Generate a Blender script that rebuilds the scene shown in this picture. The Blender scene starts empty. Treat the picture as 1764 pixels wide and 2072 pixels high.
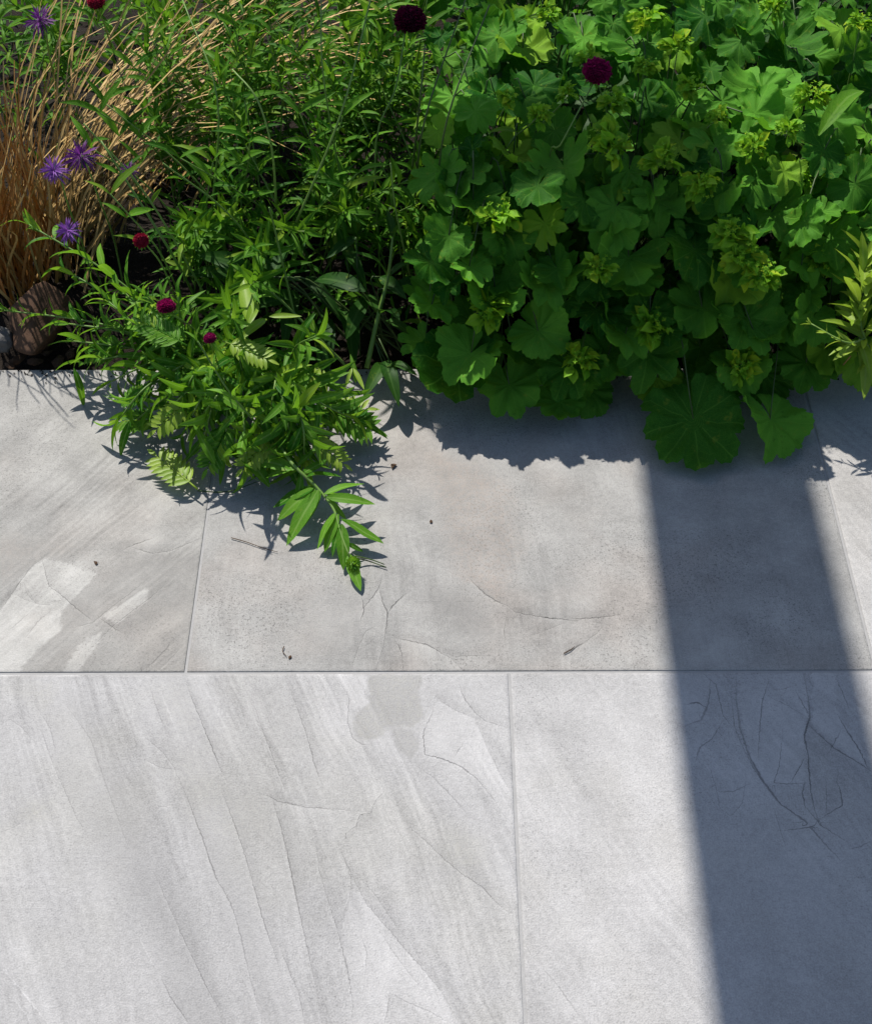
import bpy, math, random
import numpy as np
from mathutils import Vector, Matrix, noise as mnoise

R = math.radians
rng = random.Random(7)
sc = bpy.context.scene
col = sc.collection

# ------------------------------------------------------------------ camera, sky, sun, exposure
CAM_H, PITCH = 1.53, R(48.4)
cam_data = bpy.data.cameras.new('camera')
cam = bpy.data.objects.new('camera', cam_data)
col.objects.link(cam)
cam.location = (0, 0, CAM_H)
cam.rotation_euler = (R(90) - PITCH, 0, 0)
cam_data.sensor_fit = 'VERTICAL'
cam_data.sensor_height = 36.0
cam_data.lens = 50.0
cam_data.clip_start = 0.05
cam_data.clip_end = 500
sc.camera = cam

SUN_EL, SUN_OFF = R(52), R(28)          # sun stands behind the bed, a little to the left
w = bpy.data.worlds.new('World')
sc.world = w
w.use_nodes = True
wn = w.node_tree
bg = wn.nodes['Background']
sky = wn.nodes.new('ShaderNodeTexSky')
sky.sky_type = 'NISHITA'
sky.sun_disc = False
sky.sun_elevation = SUN_EL
sky.sun_rotation = -SUN_OFF
sky.air_density = 1.0
sky.dust_density = 0.9
sky.ozone_density = 1.5
wn.links.new(sky.outputs['Color'], bg.inputs['Color'])
bg.inputs['Strength'].default_value = 0.097

sun_dir = Vector((math.sin(SUN_OFF) * math.cos(SUN_EL), -math.cos(SUN_OFF) * math.cos(SUN_EL), -math.sin(SUN_EL)))
sd = bpy.data.lights.new('sun', 'SUN')
sd.energy = 4.8
sd.angle = R(0.55)
sd.color = (1.0, 0.955, 0.895)
sun = bpy.data.objects.new('sun', sd)
col.objects.link(sun)
sun.rotation_euler = sun_dir.to_track_quat('-Z', 'Y').to_euler()
sun.location = (-2, 4, 6)

sc.view_settings.view_transform = 'Standard'
sc.view_settings.look = 'None'
sc.view_settings.exposure = 0.30
sc.view_settings.gamma = 1.0
sc.view_settings.use_curve_mapping = False
sc.cycles.max_bounces = 3
sc.cycles.diffuse_bounces = 1
sc.cycles.glossy_bounces = 2
sc.cycles.transmission_bounces = 2
sc.cycles.caustics_reflective = False
sc.cycles.caustics_refractive = False

# ------------------------------------------------------------------ helpers
FPX = 2878.0
CP, SP = math.cos(PITCH), math.sin(PITCH)


def P(x, y, z=0.0):
    """a point of the place at height z (metres), read off the photograph's survey grid"""
    u, v = (x - 882) / FPX, (y - 1036) / FPX
    t = (CAM_H - z) / (SP + v * CP)
    return Vector((u * t, (CP - v * SP) * t, z))


def tag(o, label=None, cat=None, group=None, kind=None):
    if label: o['label'] = label
    if cat: o['category'] = cat
    if group: o['group'] = group
    if kind: o['kind'] = kind
    return o


def mesh(name, verts, faces, mat=None, smooth=True, uv=None):
    me = bpy.data.meshes.new(name)
    me.from_pydata([tuple(v) for v in verts], [], faces)
    if uv is not None:
        lay = me.uv_layers.new(name='UVMap')
        li = np.zeros(len(me.loops), dtype=np.int32)
        me.loops.foreach_get('vertex_index', li)
        lay.data.foreach_set('uv', np.asarray(uv, dtype=np.float32)[li].ravel())
    if mat: me.materials.append(mat)
    if smooth and len(me.polygons):
        me.polygons.foreach_set('use_smooth', [True] * len(me.polygons))
    me.update()
    return me


def obj(name, me, parent=None, M=None):
    o = bpy.data.objects.new(name, me)
    col.objects.link(o)
    if parent is not None:
        o.parent = parent
        if M is not None:
            o.matrix_basis = Matrix.Translation(-parent.location) @ M
        else:
            o.matrix_basis = Matrix.Translation(-parent.location)
    elif M is not None:
        o.matrix_basis = M
    return o


def sub(name, me, part):
    """a sub-part modelled in its part's own frame"""
    o = bpy.data.objects.new(name, me)
    col.objects.link(o)
    o.parent = part
    return o


def empty(name, loc):
    o = bpy.data.objects.new(name, None)
    col.objects.link(o)
    o.empty_display_size = 0.05
    o.location = loc
    return o


def frame(o, d, n, s=1.0):
    y = Vector(d).normalized()
    z = Vector(n) - Vector(n).dot(y) * y
    if z.length < 1e-4: z = Vector((0.3, 0.2, 1)) - Vector((0.3, 0.2, 1)).dot(y) * y
    z.normalize()
    x = y.cross(z)
    if not hasattr(s, '__len__'): s = (s, s, s)
    m = Matrix(((x.x * s[0], y.x * s[1], z.x * s[2], o[0]),
                (x.y * s[0], y.y * s[1], z.y * s[2], o[1]),
                (x.z * s[0], y.z * s[1], z.z * s[2], o[2]), (0, 0, 0, 1)))
    return m


def V(*a_): return Vector(a_)


def spline(pts, n):
    pts = [Vector(p) for p in pts]
    if len(pts) == 2: return [pts[0].lerp(pts[1], i / n) for i in range(n + 1)]
    out = []
    m = len(pts) - 1
    for i in range(n + 1):
        f = i / n * m
        k = min(int(f), m - 1)
        t = f - k
        p1, p2 = pts[k], pts[k + 1]
        p0 = pts[k - 1] if k > 0 else p1 * 2 - p2
        p3 = pts[k + 2] if k + 2 <= m else p2 * 2 - p1
        out.append(0.5 * ((2 * p1) + (p2 - p0) * t + (2 * p0 - 5 * p1 + 4 * p2 - p3) * t * t + (3 * p1 - p0 - 3 * p2 + p3) * t ** 3))
    return out


class MB:
    def __init__(self): self.v, self.f, self.uv = [], [], []

    def add(self, tv, tf, tuv, M):
        b = len(self.v)
        self.v += [M @ p for p in tv]
        self.f += [tuple(i + b for i in q) for q in tf]
        self.uv += tuv

    def tube(self, pts, r0, r1, sides=5):
        b = len(self.v)
        n = len(pts)
        for i, p in enumerate(pts):
            t = (pts[min(i + 1, n - 1)] - pts[max(i - 1, 0)]).normalized()
            a = t.orthogonal().normalized() if i == 0 else (a - a.dot(t) * t).normalized()
            c = t.cross(a)
            r = r0 + (r1 - r0) * i / (n - 1)
            for k in range(sides):
                g = 2 * math.pi * k / sides
                self.v.append(p + (a * math.cos(g) + c * math.sin(g)) * r)
                self.uv.append((0.3, i / n))
        for i in range(n - 1):
            for k in range(sides):
                k2 = (k + 1) % sides
                self.f.append((b + i * sides + k, b + i * sides + k2, b + (i + 1) * sides + k2, b + (i + 1) * sides + k))
        self.f.append(tuple(b + k for k in range(sides))[::-1])
        self.f.append(tuple(b + (n - 1) * sides + k for k in range(sides)))

    def mesh(self, name, mat, smooth=True): return mesh(name, self.v, self.f, mat, smooth, self.uv)


def tube_mesh(name, pts, r0, r1, mat, sides=5):
    m = MB()
    m.tube(pts, r0, r1, sides)
    return m.mesh(name, mat)


# ------------------------------------------------------------------ materials
class NT:
    def __init__(self, name):
        self.m = bpy.data.materials.new(name)
        self.m.use_nodes = True
        self.t = self.m.node_tree
        self.t.nodes.clear()
        self.out = self.t.nodes.new('ShaderNodeOutputMaterial')

    def n(self, typ, **kw):
        x = self.t.nodes.new(typ)
        for k, v in kw.items(): setattr(x, k, v)
        return x

    def put(self, sock, v):
        if hasattr(v, 'is_linked') or hasattr(v, 'links'): self.t.links.new(v, sock)
        elif v is not None: sock.default_value = v

    def math(self, op, a, b=None, c=None, clamp=False):
        x = self.n('ShaderNodeMath', operation=op, use_clamp=clamp)
        for i, v in enumerate((a, b, c)):
            if v is not None: self.put(x.inputs[i], v)
        return x.outputs[0]

    def vmath(self, op, a, b):
        x = self.n('ShaderNodeVectorMath', operation=op)
        self.put(x.inputs[0], a)
        self.put(x.inputs[1], b)
        return x.outputs[0]

    def mapv(self, vec, scale=(1, 1, 1), rot=0.0, loc=(0, 0, 0)):
        x = self.n('ShaderNodeMapping')
        self.put(x.inputs['Vector'], vec)
        x.inputs['Scale'].default_value = scale
        x.inputs['Rotation'].default_value = (0, 0, rot)
        x.inputs['Location'].default_value = loc
        return x.outputs[0]

    def noise(self, vec, scale, detail=3.0, rough=0.55, dist=0.0):
        x = self.n('ShaderNodeTexNoise')
        self.put(x.inputs['Vector'], vec)
        x.inputs['Scale'].default_value = scale
        x.inputs['Detail'].default_value = detail
        x.inputs['Roughness'].default_value = rough
        x.inputs['Distortion'].default_value = dist
        return x.outputs['Fac']

    def sstep(self, v, a, b, lo=0.0, hi=1.0):
        x = self.n('ShaderNodeMapRange', interpolation_type='SMOOTHSTEP')
        for i, q in enumerate((v, a, b, lo, hi)): self.put(x.inputs[i], q)
        return x.outputs[0]

    def mix(self, f, a, b, mode='MIX'):
        x = self.n('ShaderNodeMix', data_type='RGBA', blend_type=mode)
        self.put(x.inputs[0], f)
        for s, v in ((x.inputs[6], a), (x.inputs[7], b)):
            if isinstance(v, tuple) and len(v) == 3: v = v + (1.0,)
            self.put(s, v)
        return x.outputs[2]

    def scale_col(self, c, f):
        x = self.n('ShaderNodeVectorMath', operation='SCALE')
        if isinstance(c, tuple): x.inputs[0].default_value = c[:3]
        else: self.put(x.inputs[0], c)
        self.put(x.inputs['Scale'], f)
        return x.outputs[0]

    def bump(self, h, strength, dist):
        x = self.n('ShaderNodeBump')
        x.inputs['Strength'].default_value = strength
        x.inputs['Distance'].default_value = dist
        self.put(x.inputs['Height'], h)
        return x.outputs[0]

    def principled(self, color, rough=0.6, normal=None, spec=0.5):
        x = self.n('ShaderNodeBsdfPrincipled')
        if isinstance(color, tuple) and len(color) == 3: color = color + (1.0,)
        self.put(x.inputs['Base Color'], color)
        self.put(x.inputs['Roughness'], rough)
        x.inputs['Specular IOR Level'].default_value = spec
        if normal is not None: self.put(x.inputs['Normal'], normal)
        return x.outputs[0]

    def done(self, shader):
        self.t.links.new(shader, self.out.inputs['Surface'])
        return self.m


def leaf_mat(name, dark, light, trans, tfac=0.35, veins='mid', vein_col=(0.2, 0.34, 0.08), rough=0.42, yellow=None, spec=0.18, ydens=0.8):
    """green leaf blade: shade differs leaf by leaf, veins from the leaf's own UV, part of the light passes through"""
    t = NT(name)
    oi = t.n('ShaderNodeObjectInfo').outputs['Random']
    ge = t.n('ShaderNodeNewGeometry')
    isl = ge.outputs['Random Per Island']
    r = t.math('FRACT', t.math('ADD', t.math('MULTIPLY', oi, 7.13), isl))
    co = t.n('ShaderNodeTexCoord').outputs['Object']
    off = t.n('ShaderNodeCombineXYZ')
    t.put(off.inputs[0], t.math('MULTIPLY', r, 40.0))
    t.put(off.inputs[1], t.math('MULTIPLY', oi, 23.0))
    co = t.vmath('ADD', co, off.outputs[0])
    spot = t.noise(co, 5.0, 3, 0.65)
    mott = t.noise(co, 60, 2)
    f = t.math('ADD', t.math('MULTIPLY', r, 0.75), t.math('MULTIPLY', t.math('SUBTRACT', mott, 0.5), 0.9), clamp=True)
    c = t.mix(f, dark, light)
    if yellow:
        r2 = t.math('FRACT', t.math('MULTIPLY', r, 13.7))
        c = t.mix(t.sstep(r2, ydens, 1.0, 0, 0.75), c, yellow)
    c = t.mix(t.sstep(spot, 0.60, 0.72, 0.0, 0.55), c, (0.24, 0.30, 0.03))
    c = t.mix(t.sstep(spot, 0.28, 0.40, 0.45, 0.0), c, tuple(q * 0.6 for q in dark))
    uvs = t.n('ShaderNodeSeparateXYZ')
    t.put(uvs.inputs[0], t.n('ShaderNodeUVMap').outputs[0])
    u, v = uvs.outputs[0], uvs.outputs[1]
    if veins == 'mid':
        a = t.math('ABSOLUTE', t.math('SUBTRACT', u, 0.5))
        line = t.sstep(a, 0.03, 0.10, 1, 0)
        b = t.math('FRACT', t.math('SUBTRACT', t.math('MULTIPLY', v, 7.0), t.math('MULTIPLY', a, 3.0)))
        side = t.math('MULTIPLY', t.sstep(t.math('ABSOLUTE', t.math('SUBTRACT', b, 0.5)), 0.03, 0.12, 1, 0), 0.3)
    else:
        fr = t.math('SUBTRACT', t.math('FRACT', u), 0.5)
        a = t.math('ABSOLUTE', fr)
        line = t.sstep(t.math('MULTIPLY', a, t.math('ADD', v, 0.12)), 0.010, 0.036, 1, 0)
        b = t.math('FRACT', t.math('SUBTRACT', t.math('MULTIPLY', v, 7.0), t.math('MULTIPLY', a, 5.0)))
        side = t.math('MULTIPLY', t.sstep(t.math('ABSOLUTE', t.math('SUBTRACT', b, 0.5)), 0.03, 0.14, 1, 0), 0.35)
    vm = t.math('MAXIMUM', line, side)
    c = t.mix(t.math('MULTIPLY', vm, 0.42 if veins == 'mid' else 0.30), c, vein_col)
    h = t.math('SUBTRACT', t.math('MULTIPLY', mott, 0.6), vm)
    nrm = t.bump(h, 0.35, 0.0012) if veins != 'mid' else None
    p = t.principled(c, rough, nrm, spec)
    tr = t.n('ShaderNodeBsdfTranslucent')
    t.put(tr.inputs['Color'], t.mix(0.55, c, trans))
    if nrm is not None: t.put(tr.inputs['Normal'], nrm)
    mx = t.n('ShaderNodeMixShader')
    mx.inputs[0].default_value = tfac
    t.t.links.new(p, mx.inputs[1])
    t.t.links.new(tr.outputs[0], mx.inputs[2])
    return t.done(mx.outputs[0])


def stem_mat(name, a, b, rough=0.5):
    t = NT(name)
    oi = t.n('ShaderNodeObjectInfo').outputs['Random']
    isl = t.n('ShaderNodeNewGeometry').outputs['Random Per Island']
    co = t.n('ShaderNodeTexCoord').outputs['Object']
    f = t.math('FRACT', t.math('ADD', t.math('MULTIPLY', oi, 5.3), isl))
    f = t.math('ADD', t.math('MULTIPLY', f, 0.7), t.math('MULTIPLY', t.noise(co, 90, 3), 0.35), clamp=True)
    return t.done(t.principled(t.mix(f, a, b), rough, None, 0.35))


def petal_mat(name, a, b, trans):
    t = NT(name)
    isl = t.n('ShaderNodeNewGeometry').outputs['Random Per Island']
    c = t.mix(isl, a, b)
    p = t.principled(c, 0.6, None, 0.25)
    tr = t.n('ShaderNodeBsdfTranslucent')
    t.put(tr.inputs['Color'], trans + (1.0,))
    mx = t.n('ShaderNodeMixShader')
    mx.inputs[0].default_value = 0.25
    t.t.links.new(p, mx.inputs[1])
    t.t.links.new(tr.outputs[0], mx.inputs[2])
    return t.done(mx.outputs[0])


def slab_mat(name, base, warm, seed, ang, streak, pitty, warm_amt, mott, relief_k, ink):
    """printed slate-look porcelain: tonal drift, bedding streaks, grain and pits, traced veins and flakes"""
    t = NT(name)
    co0 = t.n('ShaderNodeTexCoord').outputs['Object']
    co = t.vmath('ADD', co0, (seed * 3.7, seed * 1.9, 0.0))
    n1 = t.noise(co, 2.6, 3, 0.55)
    n2 = t.noise(co, 14, 3, 0.6)
    wv = t.n('ShaderNodeCombineXYZ')
    t.put(wv.inputs[0], t.math('MULTIPLY', t.math('SUBTRACT', n1, 0.5), 0.07))
    t.put(wv.inputs[1], t.math('MULTIPLY', t.math('SUBTRACT', n2, 0.5), 0.008))
    cw = t.mapv(t.vmath('ADD', co, wv.outputs[0]), rot=ang)
    st = t.noise(t.mapv(cw, scale=(30, 2.0, 1)), 1.0, 5, 0.62)
    st2 = t.noise(t.mapv(cw, scale=(150, 9.0, 1)), 1.0, 2, 0.6)
    st3 = t.noise(t.mapv(cw, scale=(7, 0.9, 1)), 1.0, 2, 0.5)
    grain = t.noise(co, 480, 1, 0.6)
    grain2 = t.noise(co, 150, 3, 0.7)
    zone = t.sstep(t.noise(co, 5.2, 3, 0.65), 0.38, 0.62)
    pit = t.math('MULTIPLY', t.sstep(t.noise(co, 300, 1, 0.7), 0.55, 0.70), zone)
    tick = t.math('MULTIPLY', t.sstep(t.noise(t.mapv(cw, scale=(420, 170, 1), rot=0.9), 1.0, 1, 0.5), 0.60, 0.72), zone)

    pa = t.n('ShaderNodeAttribute', attribute_name='flake')
    ps = t.n('ShaderNodeSeparateXYZ')
    t.put(ps.inputs[0], pa.outputs['Vector'])
    jit = t.math('MULTIPLY', t.math('SUBTRACT', t.noise(co, 60, 3, 0.65), 0.5), 0.016)
    soft = t.sstep(t.math('ABSOLUTE', ps.outputs[1]), 0.085, 0.11, 0.026, 0.0024)
    inside = t.sstep(t.math('ADD', ps.outputs[0], t.math('ADD', jit, t.math('MULTIPLY', t.math('SUBTRACT', n2, 0.5), t.math('MULTIPLY', soft, 2.5)))), t.math('MULTIPLY', soft, -1.0), soft)
    has = t.math('GREATER_THAN', t.math('ABSOLUTE', ps.outputs[1]), 0.001)
    inside = t.math('MULTIPLY', inside, has)

    jit2 = t.math('MULTIPLY', t.math('SUBTRACT', grain2, 0.5), 0.0050)
    wmod = t.sstep(n2, 0.35, 0.65, 0.4, 1.2)
    keep = t.sstep(zone, 0.0, 1.0, 1.15 * ink, 0.75 * ink)
    vein_relief_tone = None
    for lay in range(3):
        va = t.n('ShaderNodeAttribute', attribute_name='vein%d' % lay)
        vs = t.n('ShaderNodeSeparateXYZ')
        t.put(vs.inputs[0], va.outputs['Vector'])
        dsg = t.math('ADD', vs.outputs[0], jit2)
        dist = t.math('ABSOLUTE', dsg)
        wv_ = t.math('MAXIMUM', t.math('MULTIPLY', vs.outputs[1], wmod), 1e-5)
        line = t.math('MULTIPLY', t.sstep(t.math('DIVIDE', dist, wv_), 0.2, 1.6, 1, 0), keep)
        # relief painted along the vein: shade on one side, a lit edge opposite
        side = t.math('MULTIPLY', t.sstep(dsg, 0.0, 0.024, relief_k, 0.0), t.sstep(dsg, -0.0005, 0.0005))
        lip_light = t.math('MULTIPLY', t.sstep(dsg, -0.006, 0.0, 0.0, relief_k * 0.7), t.sstep(dsg, -0.0005, 0.0005, 1, 0))
        f = t.math('SUBTRACT', t.math('ADD', line, side), lip_light)
        f = t.math('SUBTRACT', 1.0, t.math('MULTIPLY', f, vs.outputs[2]))
        vein_relief_tone = f if vein_relief_tone is None else t.math('MULTIPLY', vein_relief_tone, f)

    def c(v, k): return t.math('MULTIPLY', t.math('SUBTRACT', v, 0.5), k)
    detail = t.math('SUBTRACT', 1.0, t.math('MULTIPLY', inside, 0.25))
    v = t.math('ADD', 0.995, c(n1, 0.42))
    v = t.math('ADD', v, c(n2, mott))
    bedded = t.sstep(t.noise(t.mapv(cw, scale=(9, 1.6, 1)), 1.0, 1, 0.5), 0.36, 0.60, 0.15, 1.15)   # streaks come in bundles
    fine = t.math('MULTIPLY', t.math('ADD', c(st, streak * 2.6), c(st2, streak * 2.4)), bedded)
    fine = t.math('ADD', fine, t.math('ADD', c(grain, 0.62), c(grain2, 0.55)))
    fine = t.math('SUBTRACT', fine, t.math('MULTIPLY', t.math('ADD', pit, t.math('MULTIPLY', tick, 0.35)), pitty))
    v = t.math('ADD', v, t.math('MULTIPLY', fine, detail))
    v = t.math('ADD', v, c(st3, streak * 2.0))
    v = t.math('MULTIPLY', v, t.math('ADD', 1.0, t.math('MULTIPLY', inside, t.math('MULTIPLY', ps.outputs[1], 1.15))))
    v = t.math('MULTIPLY', v, vein_relief_tone)
    warmf = t.sstep(t.noise(co, 3.6, 3, 0.65), 0.44, 0.66, 0.0, warm_amt)
    warmf = t.math('ADD', warmf, t.math('MULTIPLY', inside, t.math('MULTIPLY', ps.outputs[2], t.sstep(grain2, 0.35, 0.65, 0.2, 0.9))), clamp=True)
    cc = t.mix(warmf, base, warm)
    colr = t.scale_col(cc, v)
    nrm = t.bump(t.math('ADD', grain, grain2), 0.5, 0.0011)
    return t.done(t.principled(colr, 0.72, nrm, 0.3))


# ------------------------------------------------------------------ ground, soil
t = NT('earth')
co = t.n('ShaderNodeTexCoord').outputs['Object']
a = t.noise(co, 26, 6, 0.65)
b = t.noise(co, 160, 4, 0.7)
cc = t.mix(a, (0.006, 0.0045, 0.003), (0.028, 0.019, 0.012))
cc = t.mix(t.sstep(b, 0.62, 0.72, 0, 0.6), cc, (0.07, 0.045, 0.027))
M_EARTH = t.done(t.principled(cc, 0.9, t.bump(t.math('ADD', a, b), 0.8, 0.01), 0.2))

g = obj('ground', mesh('ground', [(-60, -60, -0.09), (60, -60, -0.09), (60, 60, -0.09), (-60, 60, -0.09)], [(0, 1, 2, 3)], M_EARTH, False))
tag(g, 'bare dark earth stretching out beyond the patio', 'ground', kind='structure')

EDGE = 1.660                                  # far edge of the paving
nx, ny = 150, 80
vv, ff = [], []
for j in range(ny + 1):
    for i in range(nx + 1):
        x = -1.6 + 3.2 * i / nx
        y = EDGE + 0.004 + (3.3 - EDGE) * (j / ny) ** 1.3
        z = -0.03 + 0.018 * mnoise.noise(Vector((x * 9, y * 9, 0))) + 0.012 * mnoise.noise(Vector((x * 31, y * 31, 3)))
        z += 0.03 * min(1, (y - EDGE) * 3)
        vv.append((x, y, z if j else -0.03))
for j in range(ny):
    for i in range(nx):
        q = j * (nx + 1) + i
        ff.append((q, q + 1, q + nx + 2, q + nx + 1))
soil = obj('soil', mesh('soil', vv, ff, M_EARTH))
tag(soil, 'dark crumbly soil of the planting bed behind the slabs', 'soil', kind='structure')

# ------------------------------------------------------------------ paving
JX_UP, JX_LO, JY = -0.327, 0.0956, 1.078       # joints of the two rows in view
SW, SD_, GAP = 0.902, 0.584, 0.0040


def rz(zx, zy, ox, oy, k=0.3431):              # survey sheets at their own scale -> survey grid
    return (zx * k + ox * 0.86471, zy * k + oy * 0.86471)


def sheet(ox, oy, k, *pts): return [P(*rz(x, y, ox, oy, k)).xy for x, y in pts]


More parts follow.
